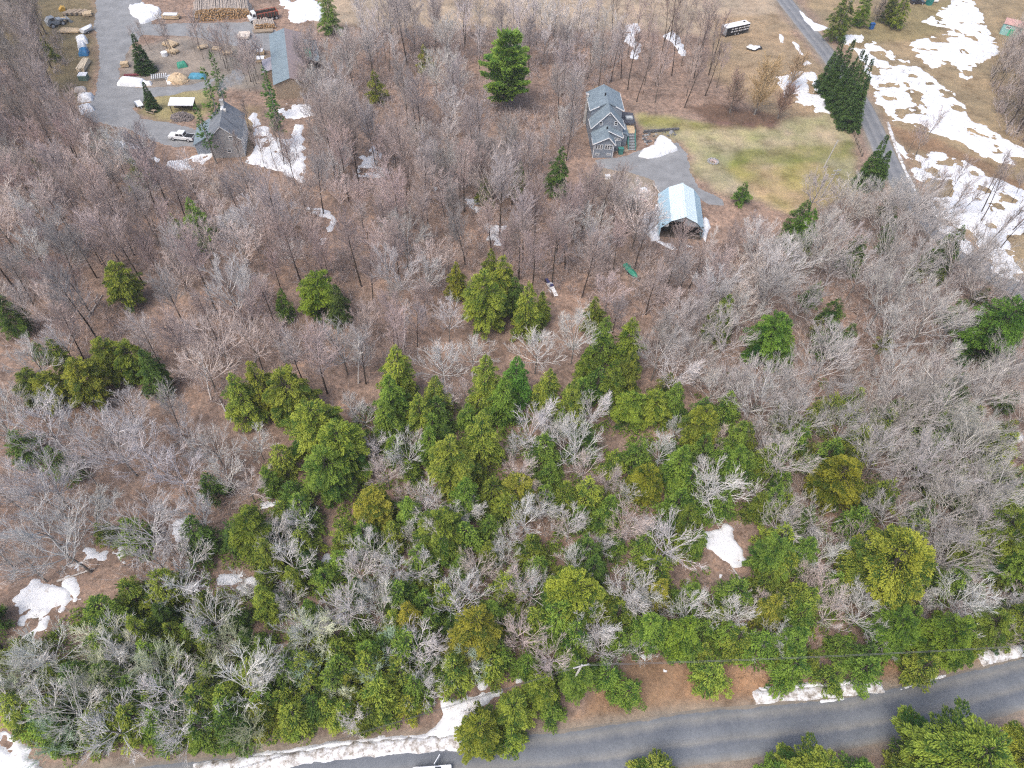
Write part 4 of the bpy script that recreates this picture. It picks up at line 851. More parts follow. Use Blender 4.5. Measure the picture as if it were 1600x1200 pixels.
def broad(seed, H=13.0, thick=1.0, fine=1.0, k4=3, el0=28, nl=(7, 10), k3=5):        # open crown of ascending pale limbs with brush-like twigs
    T = Tree(seed); r = T.r; fork = H*r.uniform(.3, .42)
    pts = T.limb(np.array([0, 0, -.3]), np.array([r.normal()*.04, r.normal()*.04, 1]), fork+.3, .19*thick, .14*thick, 5, .1, .03, 0)
    top = T.limb(pts[-1], np.array([r.normal()*.15, r.normal()*.15, 1]), H*.5, .13*thick, .035*thick, 6, .15, .09, 0)
    def twigs(q, L):
        def t2(q2, L2): T.kids(q2, k4, .25, 1, 26, L2*.85, .015*fine, 1, .15, .04, 4)
        T.kids(q, int(k3+2*r.random()), .2, 1, 30, max(.8, L*.6), .022*fine, 2, .3, .06, 3, t2 if k4 else None)
    def subs(q, L): T.kids(q, int(6+2*r.random()), .22, 1, 36, L*.46, .038*thick, 3, .4, .07, 2, twigs)
    T.kids(top, 6, .1, .95, 46, H*.34, .08*thick, 4, .5, .1, 1, subs)
    n = int(r.integers(*nl)); a0 = r.random()*6.28
    for i in range(n):
        a = a0+i*6.283/n+r.normal()*.2; el = math.radians(r.uniform(el0, el0+30)); dv = np.array([math.cos(a)*math.cos(el), math.sin(a)*math.cos(el), math.sin(el)])
        q = T.limb(pts[-1-int(r.random()*2)], dv, H*r.uniform(.42, .55), .11*thick, .035*thick, 5, .45, .08, 1); subs(q, H*.48)
    return T
def slender(seed, H=15.0, base=.42, fine=1.0, wide=1.0, n1=30, k3=5):   # tall forest-grown tree, twiggy upper half
    T = Tree(seed); r = T.r
    pts = T.limb(np.array([0, 0, -.3]), np.array([r.normal()*.05, r.normal()*.05, 1]), H*.95, .17, .03, 9, .25, .028, 0)
    def t2(q, L): T.kids(q, k3, .15, 1, 30, L*.65, .02*fine, 1, .25, .05, 3)
    def tw(q, L): T.kids(q, int(6+3*r.random()), .12, 1, 34, max(.8, L*.5), .024*fine, 2, .4, .08, 2, t2)
    T.kids(pts, n1, base, .97, 42, H*.25*wide, .042, 4, .55, .08, 1, tw)
    return T
def leaves(name, P_, D, L, Wd, mat, r, fold=.25, off=0.0):     # folded rhombic sprays: base, two sides, tip
    n = len(P_); D = D/(np.linalg.norm(D, axis=1)[:, None]+1e-9)
    A = np.cross(D, np.array([0, 0, 1.0])+r.normal(size=(n, 3))*.45); A /= np.linalg.norm(A, axis=1)[:, None]+1e-9; U = np.cross(A, D)
    L = np.broadcast_to(L, n)[:, None]; Wd = np.broadcast_to(Wd, n)[:, None]; m = P_+D*L*.5
    V = np.stack([P_, m-A*Wd/2-U*Wd*fold, P_+D*L, m+A*Wd/2-U*Wd*fold], 1).reshape(-1, 3); b = np.arange(n)[:, None]*4
    tip = np.tile([0.05, .5, 1.0, .5], n)+np.repeat(r.normal(size=n)*.12+off, 4)
    return mesh_np(name, V, [np.hstack([b, b+1, b+2]), np.hstack([b, b+2, b+3])], mat, False, {'tip': tip})
def conifer(seed, H, R, nb, shape, t0, sp, L, Wd, mat, mt, name, droop=-.25, tilt=10, lump=.25, side=1.0, dens=1.35):
    r = np.random.default_rng(seed); P_ = []; D = []; bt = []; bo = []; T = Tree(seed+1)
    T.limb(np.array([0, 0, -.3]), np.array([0, 0, 1.0]), H*.98, .028*H**.5*R**.5+.05, .03, 6, 0, .015, 0)
    ph = r.random(8)*6.28
    for i in range(nb):
        t = t0+(1-t0)*((i+r.random())/nb); az = r.random()*6.283
        rad = R*shape(t)*(1+lump*math.sin(az*3+ph[0]+t*5)*.5+lump*math.sin(az*5+ph[1]-t*9)*.5)*(r.uniform(.92, 1.04) if R > 4.02 and R < 4.1 else r.uniform(.84, 1.06) if R > 3.5 else r.uniform(.68, 1.12) if R < 2.8 or m_spr is not mat else r.uniform(.8, 1.1)); bt.append(r.normal()*.24)
        if rad < .12: rad = .12
        el = math.radians(tilt*(1-t)+ (45*max(0, t-.75)*4 if t > .75 else 0)+r.normal()*6)
        d0 = np.array([math.cos(az)*math.cos(el), math.sin(az)*math.cos(el), math.sin(el)]); z = t*H
        if rad > R*.4 and i % 3 == 0: T.seg.append((np.array([0, 0, z]), np.array([0, 0, z])+d0*rad*.75, .04, .015, 1))
        ns = max(5, int(dens*rad/sp*(1+rad*.55*side)))
        u = np.sqrt(r.uniform(.05, 1, ns)); lat = np.array([-d0[1], d0[0], 0]); sg = r.uniform(-1, 1, ns)*(.07+(.1+.3*(1-u)**.8)*min(rad, 3.2)*side)
        p = np.array([0, 0, z])+d0*(u*rad)[:, None]+lat*sg[:, None]; p[:, 2] += droop*rad*u**2*.8+r.normal(size=ns)*.12
        dd = d0+lat*(np.sign(sg)*r.uniform(.25, .95, ns))[:, None]; dd = dd+np.array([0, 0, 1])*(droop*1.3*u+r.normal(size=ns)*.2)[:, None]
        P_.append(p); D.append(dd); bo.append(np.full(ns, bt[-1]))
    P_ = np.concatenate(P_); D = np.concatenate(D); n = len(P_)
    fol = leaves(name+'_crown', P_, D, L*r.uniform(.65, 1.3, n), Wd*r.uniform(.7, 1.3, n), mat, r, .25, np.concatenate(bo))
    tr = T.meshes(2, name, mt, mt)[0] if False else None
    sg = T.seg; b = B()
    for p, q, r0, r1, l in sg: b.cyl(p, q, r0, r1, 5)
    return b.mesh(name+'_trunk', mt), fol
rnd = lambda t: (max(0.0, 1-((t-.32)/.68)**2.2)**.55 if t > .32 else .75+.25*t/.32)       # full rounded crown
dome = lambda t: (max(0.0, 1-(max(0, t-.12)/.88)**1.5)**.75)*(.85+.15*min(1, t/.15))
cone = lambda t: (1-t)**1.0+.02
pine_s = lambda t: (.55+.45*math.sin(t*9))*(1-max(0, t-.6)*1.4) if t < 1 else .1
PR = {
 'round': [conifer(100+i, 11.5, 4.0, 165, rnd, .12, .13, .3, .1, m_hem, m_dbark, 'round_hemlock', -.34, 20, .3, .8, 3.4) for i in range(3)],
 'ball': [conifer(110+i, 10.5, 4.05, 200, rnd, .1, .13, .28, .105, m_hem, m_dbark, 'ball_hemlock', -.24, 16, .1, .8, 3.2) for i in range(2)],
 'tall': [conifer(120+i, 12.5, 3.0, 170, dome, .08, .13, .3, .1, m_hem, m_dbark, 'tall_hemlock', -.38, 14, .35, .8, 3.2) for i in range(4)],
 'young': [conifer(140+i, 6.5, 2.3, 85, dome, .04, .13, .28, .095, m_hem, m_dbark, 'young_hemlock', -.32, 20, .35, .8, 3.0) for i in range(4)],
 'spruce': [conifer(160+i, 14, 2.9, 300, cone, .03, .14, .45, .17, m_spr, m_dbark, 'spruce', -.3, 4, .12) for i in range(3)],
 'pine': [conifer(180+i, 13.5, 4.6, 190, lambda t: (.9+.1*t if t < .55 else max(.2, 1-((t-.55)/.45)**2*.82))*(.82+.18*math.sin(t*22+i)), .16, .1, .55, .15, m_pin, m_bark, 'pine', .05, 18, .35, 1.0, 2.4) for i in range(2)],
 'thin': [conifer(190+i, 12, 1.9, 60, lambda t: (1-t)**.6*(.6+.4*math.sin(t*30)), .3, .13, .55, .18, m_pin, m_bark, 'thin_pine', -.05, 15, .4) for i in range(2)],
}
PR['broad'] = [broad(200+i, 13, .78, .9).meshes(1, 'broad_tree', m_bark, m_limb) for i in range(8)]
PR['fanned'] = [broad(220+i, 9, .6, .95, 2, 24, (7, 11), 4).meshes(1, 'fanned_tree', m_bark, m_limb) for i in range(6)]
PR['slender'] = [slender(240+i, 14.5, .3+.03*i, .95, 1.35+.08*(i % 3), 32).meshes(1, 'slender_tree', m_dbark, m_twig) for i in range(7)]
PR['bare'] = [slender(260+i, 16, .55, 1.0, .75, 18, 4).meshes(1, 'high_tree', m_dbark, m_twig) for i in range(4)]
PR['birch'] = [slender(270+i, 13, .4, 1.0, .75, 14, 2).meshes(1, 'birch', m_limb, m_limb) for i in range(2)]
PR['willow'] = [slender(280, 8, .12, 1.1, 1.7, 46).meshes(1, 'willow', m_bark, m_twig), slender(281, 8, .12, 1.1, 1.7, 46).meshes(1, 'willow', m_bark, m_twig)]
HT = dict(ball=10.5, round=11.5, tall=12.5, young=6.5, spruce=14, pine=13.5, thin=12, broad=13, fanned=9, slender=14.5, bare=16, birch=13, willow=8)
RD = dict(ball=4.05, round=4.0, tall=3.0, young=2.3, spruce=2.9, pine=4.6, thin=1.9, broad=5.0, fanned=3.6, slender=3.8, bare=2.2, birch=2.4, willow=3.4)
NM = dict(ball='hemlock_tree', round='hemlock_tree', tall='hemlock_tree', young='young_hemlock', spruce='spruce_tree', pine='pine_tree', thin='pine_tree', broad='bare_tree', fanned='small_bare_tree', slender='slender_tree', bare='slender_tree', birch='birch_tree', willow='willow_tree')
TREES = []
def CL(base, v=.16):
    k = random.uniform(1-v, 1+v); return tuple(c*k*random.uniform(.975, 1.025) for c in base)
def tree(kind, x, y, sc, tint, label=None, ttint=(1, 1, 1), szz=None, group=None):
    pt, pc = random.choice(PR[kind]); o = link(NM[kind], None); o.empty_display_size = .2
    o.location = (x, y, gz(x, y)-.05); o.rotation_euler = (random.gauss(0, .025), random.gauss(0, .025), random.random()*6.283); sz = szz or sc*random.uniform(.94, 1.08); o.scale = (sc, sc, sz)
    a = link('trunk', pt, o); b = link('crown', pc, o); a.color = (*ttint, 1); b.color = (*tint, 1); o['category'] = 'tree'
    TREES.append(dict(o=o, kind=kind, x=x, y=y, h=HT[kind]*sz, r=RD[kind]*sc, label=label, tint=tint)); 
    if label: o['label'] = label
    if group: o['group'] = group
    return o
def at_crown(kind, px, py, wpx, zf=.6):            # crown centre and width in photo pixels -> base and scale
    sc = 1.0
    for _ in range(4):
        z = HT[kind]*sc*zf; x, y = W(px, py, z); dep = float((MC.T @ np.array([x, y, z-HC]))[2]*-1); sc = wpx*dep/F/2/RD[kind]
    return x, y, sc
# ------------------------------------------------------------------ evergreens seen one by one (px, py, width, kind, hue, label)
GOLD, LIME, GREEN, OLIVE, DEEP = (1.24, 1.14, .8), (1.14, 1.2, .9), (.78, 1.02, .8), (.82, .88, .62), (.45, .66, .6)
EV = [
 (1392, 880, 124, 'ball', GOLD, 'huge round golden green hemlock alone near the road bend'),
 (895, 932, 92, 'ball', GOLD, 'round golden hemlock in the middle above the pale utility pole'),
 (792, 106, 76, 'pine', (2.1, 1.9, 1.2), 'big bushy white pine towering over the bare upper woods'),
 (583, 792, 64, 'ball', (1.3, 1.15, .8), 'small round yellow hemlock with bare tree right below it'),
 (807, 768, 68, 'ball', (1.3, 1.15, .8), 'yellow topped hemlock near the centre of the green stand'),
 (490, 662, 86, 'round', LIME, 'broad lime hemlock leading the row from the upper left stand'),
 (533, 695, 84, 'round', LIME, 'broad lime hemlock tucked under the leading one'), (512, 735, 74, 'round', GREEN, 'darker hemlock below the two broad lime ones'),
 (374, 615, 58, 'tall', LIME, 'leftmost of three hemlocks in a tight clump'), (407, 596, 56, 'tall', (1.1, 1.0, .7), 'middle and tallest of three clumped hemlocks'), (452, 614, 74, 'round', (1.1, 1.15, .8), 'right and widest of three clumped hemlocks'),
 (620, 580, 62, 'tall', LIME, 'hemlock topping the left edge of the central stand'), (612, 622, 58, 'tall', GREEN, None), (680, 614, 50, 'tall', LIME, None), (606, 655, 54, 'tall', GREEN, None), (656, 645, 50, 'tall', LIME, None),
 (711, 434, 32, 'tall', (1.2, .95, .6), 'small yellow brown hemlock at the tip of the upper clump'), (756, 468, 72, 'round', LIME, 'largest hemlock in the clump below the woodland clearing'), (788, 434, 52, 'tall', LIME, None), (767, 414, 30, 'tall', OLIVE, None), (825, 482, 50, 'tall', LIME, None), (846, 478, 32, 'tall', LIME, None), (802, 452, 40, 'tall', DEEP, None),
 (930, 488, 36, 'tall', OLIVE, None), (940, 530, 46, 'tall', GREEN, None), (985, 528, 52, 'tall', (.85, .95, .6), 'dark olive hemlock high on the right clump'), (984, 574, 46, 'tall', OLIVE, None), (958, 592, 48, 'tall', OLIVE, None), (916, 568, 36, 'tall', OLIVE, None),
 (810, 592, 52, 'tall', (.5, .95, .75), 'emerald hemlock between two lime ones in the central stand'), (856, 602, 50, 'tall', LIME, None), (893, 624, 48, 'tall', LIME, None), (760, 596, 56, 'tall', LIME, None), (788, 618, 50, 'tall', GREEN, None),
 (750, 682, 66, 'tall', LIME, 'tall lime hemlock right of the fat central one'), (706, 720, 80, 'round', LIME, 'fat lime hemlock in the heart of the stand'), (666, 692, 44, 'tall', GREEN, None), (722, 770, 50, 'tall', GREEN, None),
 (985, 636, 50, 'round', LIME, 'left half of a wide flat hemlock pair'), (1022, 634, 48, 'round', LIME, 'right half of a wide flat hemlock pair'), (1056, 622, 42, 'tall', GREEN, None), (1094, 664, 60, 'round', (1.1, 1.05, .7), None), (1150, 690, 46, 'tall', GREEN, None), (1064, 722, 52, 'tall', GREEN, None), (1150, 724, 50, 'tall', GREEN, None),
 (1130, 490, 46, 'tall', OLIVE, None), (1204, 522, 70, 'round', (.6, .95, .7), 'bright green hemlock holding a bare tree, upper right woods'), (1228, 548, 36, 'tall', GREEN, None),
 (1010, 752, 56, 'ball', (1.05, .9, .5), 'ochre hemlock beside small white snags'), (1310, 748, 80, 'ball', (1.0, .85, .45), 'flat olive gold hemlock among leaning bare trees'),
 (690, 830, 76, 'round', OLIVE, None), (748, 985, 84, 'round', (1.1, .95, .6), 'gold tipped hemlock left of the round golden one'), (640, 962, 52, 'tall', (1.2, .95, .55), None), (724, 1005, 62, 'round', (1.1, 1.0, .7), None),
 (1030, 924, 46, 'tall', (1.2, 1.05, .7), None), (1014, 975, 60, 'tall', GREEN, None), (1204, 946, 48, 'tall', GOLD, 'little yellow hemlock beside a white snag, lower right'), (1262, 935, 52, 'tall', LIME, None), (1210, 866, 62, 'round', GREEN, None), (1260, 862, 50, 'tall', GREEN, None), (1238, 1000, 58, 'tall', GREEN, None), (1258, 815, 40, 'tall', DEEP, None), (1210, 780, 40, 'tall', GREEN, None),
 (1560, 515, 84, 'round', (.5, .8, .6), 'dark green hemlock at the eastern snow edge'), (1590, 500, 60, 'tall', DEEP, None), (1560, 828, 90, 'round', OLIVE, None), (1596, 880, 70, 'round', GREEN, None), (1480, 385, 46, 'tall', DEEP, None), (1262, 350, 40, 'tall', (.6, .95, .6), None), (1250, 340, 44, 'tall', DEEP, None), (1162, 297, 28, 'young', (.6, .95, .6), 'little bright green conifer at the lawn corner by the drive'),
 (190, 442, 52, 'round', LIME, 'lone lime hemlock in the bare western woods'), (494, 454, 58, 'round', (.95, 1.05, .7), 'lone bright green hemlock in the pink woods'), (440, 474, 30, 'tall', GREEN, None), (525, 470, 40, 'tall', (.4, .5, .5), None), (8, 482, 44, 'tall', DEEP, None),
 (50, 600, 46, 'round', OLIVE, None), (80, 606, 50, 'round', (1.1, 1.0, .6), None), (130, 592, 66, 'round', (1.1, 1.05, .7), 'yellow green hemlock below the wide western one'), (168, 556, 60, 'round', (.95, .95, .6), 'wide olive hemlock of the western clump'), (205, 562, 52, 'round', OLIVE, None), (90, 552, 36, 'tall', OLIVE, None), (235, 578, 46, 'tall', DEEP, None),
 (270, 350, 30, 'young', LIME, None), (304, 342, 44, 'tall', GREEN, None), (213, 268, 36, 'young', LIME, None), (66, 268, 34, 'young', OLIVE, None), (664, 88, 28, 'young', (1.0, .85, .5), 'small ochre conifer in the bare upper woods'), (587, 132, 34, 'young', (.9, .85, .5), 'small rounded olive conifer left of the big pine'),
 (758, 290, 28, 'tall', OLIVE, None), (812, 277, 28, 'tall', OLIVE, None), (872, 265, 38, 'tall', DEEP, 'dark hemlock veiled by bare branches left of the house'), (512, 10, 34, 'tall', GREEN, 'green hemlock at the snowy edge of the sawmill yard'), (72, 76, 24, 'young', OLIVE, None),
 (340, 128, 30, 'thin', (.9, .95, .7), 'sparse pine behind the grey house chimney'), (333, 156, 34, 'thin', LIME, None), (420, 138, 28, 'thin', (.8, 1, .7), 'tall sparse pine between grey house and sawmill'), (426, 172, 34, 'thin', (.9, 1, .7), 'sparse pine standing at the edge of the snowy yard'), (322, 204, 30, 'thin', (.75, .95, .7), 'pine overhanging the pickup beside the grey house'),
 (1320, 16, 36, 'tall', (.6, .7, .5), 'rounded dark conifer by the far drive entrance'), (1354, 8, 26, 'tall', (.7, .85, .5), None), (1412, 10, 26, 'tall', (.9, 1, .6), None), (1392, 8, 22, 'tall', (.6, .65, .5), None),
 (160, 830, 40, 'young', OLIVE, None), (205, 828, 60, 'young', GREEN, None), (395, 830, 64, 'round', OLIVE, None), (420, 865, 48, 'tall', OLIVE, None), (330, 760, 44, 'young', DEEP, None), (60, 545, 30, 'young', DEEP, None), (30, 690, 60, 'young', DEEP, None), (90, 720, 56, 'young', DEEP, None), (640, 735, 40, 'young', GREEN, None),
 (1500, 1180, 150, 'round', (.95, 1.15, .8), 'large bright hemlock on the near side of the lower road'), (1590, 1190, 100, 'round', (1.3, 1.2, .7), 'yellow green hemlock in the near right corner'), (1278, 1206, 96, 'round', LIME, 'rounded hemlock at the bottom edge below the road'), (1215, 1206, 56, 'young', GREEN, None), (1345, 1206, 60, 'young', GREEN, None), (1030, 1206, 74, 'young', LIME, 'low hemlock poking up at the bottom beneath the road'), (1005, 1202, 36, 'young', GREEN, None), (1418, 1200, 60, 'young', LIME, None),
 (752, 1140, 74, 'round', (.95, 1, .6), 'hemlock leaning over the road next to the snow strip'), (800, 1108, 60, 'round', LIME, None), (845, 1078, 60, 'round', (1, 1.05, .7), None), (900, 1050, 62, 'round', GREEN, None), (950, 1052, 52, 'young', GREEN, None), (985, 1080, 50, 'young', GREEN, None), (862, 1112, 44, 'young', GREEN, None), (800, 1150, 50, 'young', LIME, None),
 (1115, 1050, 62, 'young', LIME, None), (1240, 1040, 66, 'young', GREEN, None), (1300, 1056, 50, 'young', GREEN, None), (1352, 1040, 60, 'young', GREEN, None), (1400, 980, 74, 'round', (.6, .8, .5), None), (1478, 996, 80, 'round', (.7, .9, .5), 'broad green hemlock below the road bend snow'), (1446, 1040, 56, 'young', LIME, None), (1190, 1005, 60, 'young', GREEN, None), (1552, 975, 60, 'round', OLIVE, None), (1595, 960, 60, 'tall', OLIVE, None), (1140, 990, 50, 'young', GREEN, None), (1070, 985, 60, 'tall', (.8, .95, .6), None), (1080, 1010, 50, 'young', GREEN, None),
]
for px, py, wp, k, hue, lab in EV:
    x, y, sc = at_crown(k, px, py, wp*1.04); hue = tuple(c*random.uniform(.94, 1.06) for c in hue); tree(k, x, y, sc, hue, lab)
# dark spruces
SPR = [((1309, 58), (1287, 138)), ((1321, 64), (1297, 152)), ((1300, 84), (1290, 150)), ((1327, 79), (1306, 168)), ((1339, 90), (1314, 182)), ((1348, 98), (1322, 194)), ((1345, 122), (1324, 202)), ((1312, 100), (1302, 170)), ((1373, 213), (1346, 292)), ((1383, 238), (1364, 288))]
NUM = ['rearmost', 'second from the back', 'third from the back', 'fourth from the back', 'fifth from the back', 'sixth from the back', 'seventh from the back', 'nearest']
order = sorted(range(8), key=lambda i: SPR[i][1][1])
for i, ((tx, ty), (bx, by)) in enumerate(SPR):
    x, y = W(bx, by); h = 8.0
    for _ in range(60):
        if PX(x, y, h)[1] <= ty: break
        h += .2
    lab = NUM[order.index(i)]+' dark pointed spruce in the roadside row' if i < 8 else ('taller of two dark spruces beside the town road' if i == 8 else 'shorter of two dark spruces beside the town road')
    tree('spruce', x, y, (.95 if i < 8 else .9), (1.5, 1.45, 1.2) if i < 8 else (1.9, 1.8, 1.2), lab, szz=h/14)
for px, py, by, wsc, lab in ((214, 55, 112, .95, 'dark spruce rising over the yard stacks'), (226, 130, 172, .62, 'small dark spruce beside the picnic table')):
    x, y = W(px+14, by); h = 6.0
    while PX(x, y, h)[1] > py and h < 20: h += .2
    tree('spruce', x, y, wsc, (1.1, 1.15, 1), lab, szz=h/14)
# willow-like shrubs on the damp lawn edge
for px, py, sc, c, lab in ((1178, 180, 1.7, (1.15, .93, .55), 'bushy straw yellow willow by the lawn'), (1232, 140, 1.1, (1.1, .9, .6), 'smaller straw yellow willow by the roadside snow'), (1140, 178, 1.2, (.8, .65, .55), 'dull brown bush left of the yellow willow'), (1215, 185, 1.1, (.75, .55, .45), 'low brown bush right of the yellow willow'), (1385, 34, .8, (.75, .7, .6), 'grey twiggy bush between the far conifers'), (1365, 36, .8, (.7, .66, .58), 'second grey twiggy bush between the far conifers'), (928, 168, .6, (1.5, 1.2, .5), 'yellow shrub against the left house wall')):
    x, y = W(px, py); tree('willow', x, y, sc, c, lab)
# pale trees seen one by one (crown centre, width, kind)
PT = [(990, 925, 90, 'fanned', 'star shaped silver bare tree right of the round golden hemlock'), (715, 930, 88, 'fanned', 'silver bare tree left of the round golden hemlock'), (650, 1010, 100, 'fanned', 'wide silver bare tree above the roadside hemlocks'), (378, 1070, 120, 'fanned', 'widest silver bare tree in the lower left green thicket'), (250, 1075, 110, 'fanned', None), (95, 1100, 120, 'broad', None), (470, 985, 90, 'fanned', None), (540, 945, 96, 'fanned', None), (455, 875, 80, 'fanned', None), (620, 880, 74, 'fanned', None), (650, 890, 66, 'fanned', None), (560, 890, 74, 'fanned', None), (590, 950, 80, 'fanned', None), (812, 905, 76, 'fanned', 'pinkish bare tree left above the round golden hemlock'), (580, 850, 76, 'fanned', 'bare tree just below the small round yellow hemlock'), (640, 700, 74, 'fanned', None), (585, 690, 60, 'fanned', None), (665, 775, 70, 'fanned', None), (735, 790, 60, 'fanned', None), (825, 660, 84, 'fanned', 'forked silver tree beside the tall lime hemlock'), (905, 690, 96, 'fanned', None), (870, 660, 60, 'fanned', None), (900, 520, 84, 'broad', 'silver bare tree rising above the central stand'), (700, 490, 70, 'broad', None), (690, 560, 80, 'fanned', None), (740, 545, 70, 'fanned', None), (840, 540, 80, 'fanned', None), (800, 760, 0, '', None), (850, 790, 60, 'fanned', None), (890, 820, 66, 'fanned', None), (800, 835, 60, 'fanned', None), (905, 880, 66, 'fanned', None), (940, 850, 50, 'fanned', None), (985, 765, 50, 'fanned', 'small white snag left of the ochre hemlock'), (1050, 840, 100, 'fanned', None), (1000, 820, 60, 'fanned', None), (1120, 750, 110, 'fanned', 'wide pale fan of branches below the right stand'), (1080, 950, 80, 'fanned', None), (1150, 950, 80, 'fanned', None), (1230, 940, 36, 'fanned', None), (1280, 800, 80, 'fanned', None), (1350, 960, 80, 'fanned', None), (1500, 860, 110, 'broad', None), (1520, 930, 100, 'broad', None), (60, 650, 110, 'broad', None), (170, 680, 130, 'broad', 'broad lavender grey tree with dark leaning trunk, west side'), (60, 740, 120, 'broad', None), (80, 830, 160, 'broad', None), (130, 800, 100, 'broad', None), (30, 870, 100, 'broad', None), (90, 530, 70, 'broad', None), (40, 550, 80, 'broad', None), (240, 870, 80, 'fanned', None), (260, 640, 60, 'slender', None), (400, 690, 60, 'fanned', None), (470, 810, 66, 'fanned', None), (350, 740, 70, 'fanned', None), (310, 800, 70, 'fanned', None), (270, 900, 90, 'fanned', None), (330, 960, 90, 'fanned', None), (180, 990, 90, 'fanned', None), (60, 1020, 100, 'fanned', None), (200, 1030, 90, 'fanned', None), (280, 1130, 100, 'fanned', None), (170, 1130, 110, 'fanned', None), (1210, 440, 90, 'broad', 'feathery grey tree below the blue gambrel shed'), (1120, 440, 90, 'broad', None), (1060, 570, 80, 'fanned', None), (1105, 590, 40, 'fanned', None), (1322, 372, 80, 'broad', None), (1398, 378, 90, 'broad', None), (1400, 440, 120, 'broad', None), (1460, 480, 120, 'broad', None), (1290, 370, 90, 'broad', None), (1440, 400, 90, 'broad', None), (1290, 560, 100, 'broad', None), (1200, 590, 100, 'broad', None), (1150, 600, 80, 'broad', None), (1250, 640, 100, 'broad', None), (1320, 660, 90, 'broad', None), (1410, 620, 110, 'broad', None), (1470, 600, 120, 'broad', None), (1450, 720, 120, 'broad', None), (1520, 700, 120, 'broad', None), (1380, 700, 110, 'broad', None), (1550, 600, 110, 'broad', None), (1590, 560, 90, 'broad', None), (1560, 760, 120, 'broad', None), (1400, 790, 90, 'broad', None), (1460, 830, 100, 'broad', None), (1428, 318, 84, 'broad', None), (1465, 348, 96, 'broad', None), (1508, 392, 100, 'broad', None), (1552, 428, 100, 'broad', None), (1592, 455, 100, 'broad', None), (1400, 300, 70, 'broad', None), (680, 100, 60, 'broad', 'pale rounded bare tree left of the big white pine')]
WHITE = (1.08, 1.07, 1.06); LAV = (.9, .88, .89); GRY = (.84, .81, .79); PNK = (1.0, .88, .845)
for px, py, wp, k, lab in PT:
    if not k: continue
    x, y, sc = at_crown(k, px, py, wp, .72); zone_ = LAV if px < 320 and py < 900 else (GRY if px > 1120 and py < 900 else WHITE)
    if lab and 'pinkish' in lab: zone_ = PNK
    tree(k, x, y, min(1.5, sc), CL(zone_, .1), lab)
for px, py in ((392, 452), (330, 585), (633, 500), (95, 395), (402, 420), (1085, 390), (1440, 560), (1395, 730), (560, 560), (720, 1100)):
    x, y = W(px, py+40); tree('birch', x, y, random.uniform(.7, .95), (1.15, 1.12, 1.1), None, (1.15, 1.12, 1.1))
# ------------------------------------------------------------------ woods filled region by region
NOGO = [(YARD, 1.0), (HDRIVE, 1.5), (RLp, 1.5), (RUp, 1.5), (LAWN, 1.0)]
for (cx, cy_, r_) in ((18.5, 149, 8.5), (25, 149, 6), (32, 120, 7), (-66, 138.5, 8), (-70, 142, 7)): NOGO.append((np.array([(cx+r_*math.cos(a), cy_+r_*math.sin(a)) for a in np.linspace(0, 6.28, 14)[:-1]]), 0))
MB = np.array([(-60.2, 157.2), (-53, 159), (-60, 184), (-69, 181)]); NOGO.append((MB, 2.5))
NOGO.append((WP([(930, 245), (1040, 262), (1030, 335), (985, 335), (930, 300)]), 0)); NOGO.append((WP([(200, 195), (330, 200), (340, 262), (240, 250)]), 0))
NOGO.append((WP([(1018, 330), (1112, 330), (1122, 445), (1008, 440)]), 0)); NOGO.append((WP([(255, 190), (395, 200), (400, 300), (250, 285)]), 0)); NOGO.append((WP([(905, 180), (1000, 180), (1000, 300), (915, 300)]), 0))
NOGO.append((WP([(380, 175), (480, 165), (490, 182), (470, 200), (470, 235), (390, 250)]), 0)); NOGO.append((WP([(600, 0), (1200, 0), (1290, 110), (1290, 190), (1230, 180), (1150, 110), (1110, 62), (960, 50), (650, 46), (520, 40)]), 0)); NOGO.append((WP([(1300, 40), (1500, -20), (1600, 60), (1520, 140), (1480, 240), (1380, 190)]), 0)); NOGO.append((WP([(1390, 200), (1480, 225), (1540, 290), (1450, 330), (1420, 300)]), 0))
NOGO.append((WP([(575, 1164), (690, 1088), (790, 1050), (795, 1085), (745, 1165)]), .3)); NOGO.append((WP([(990, 1030), (1090, 1030), (1090, 1110), (900, 1130)]), 0)); NOGO.append((WP([(1098, 828), (1135, 818), (1168, 850), (1172, 892), (1128, 930), (1098, 860)]), 1.2)); NOGO.append((WP([(120, 60), (150, 40), (150, 200), (110, 200), (80, 60), (80, 10), (140, 10)]), .5)); NOGO.append((WP([(205, 150), (340, 130), (340, 190), (260, 195)]), 0))
NOGO.append((WP([(110, 890), (190, 860), (200, 890), (120, 940), (80, 990), (20, 1010), (5, 930)]), 1.0)); NOGO.append((WP([(-90, 1085), (35, 1120), (100, 1190), (110, 1270), (-90, 1260)]), .3)); NOGO.append((WP([(255, 800), (310, 795), (305, 850), (270, 850)]), .5)); NOGO.append((WP([(335, 890), (395, 895), (405, 925), (345, 920)]), .8)); NOGO.append((WP([(340, 830), (380, 815), (366, 862)]), .5)); NOGO.append((WP([(180, 100), (320, 60), (330, 135), (190, 140)]), 0)); NOGO.append((WP([(300, -30), (520, -30), (505, 45), (440, 60), (300, 40)]), 0))
def free(x, y):
    a = np.array([x]); b = np.array([y])
    return all(sd(q, a, b)[0] < -m for q, m in NOGO)
PTS = [(t['x'], t['y'], t['r']) for t in TREES]
VIS = [(e[0], e[1]+(14 if e[1] < 470 else 0), e[2]*(.95 if e[1] < 470 else .6), 1.0) for e in EV if e[5] and e[1] < 760]+[(987, 427, 16, 1), (858, 447, 16, 1), (285, 213, 26, 1), (362, 222, 50, 1), (1064, 325, 44, 1), (950, 195, 44, 1), (430, 225, 52, .9), (582, 258, 28, .7), (740, 325, 16, .8), (775, 365, 18, .8), (505, 350, 20, .7), (1205, 520, 40, 1), (1310, 748, 46, 1), (155, 875, 40, .8), (65, 950, 50, .9), (1135, 855, 36, .9)]
vr = random.Random(77)
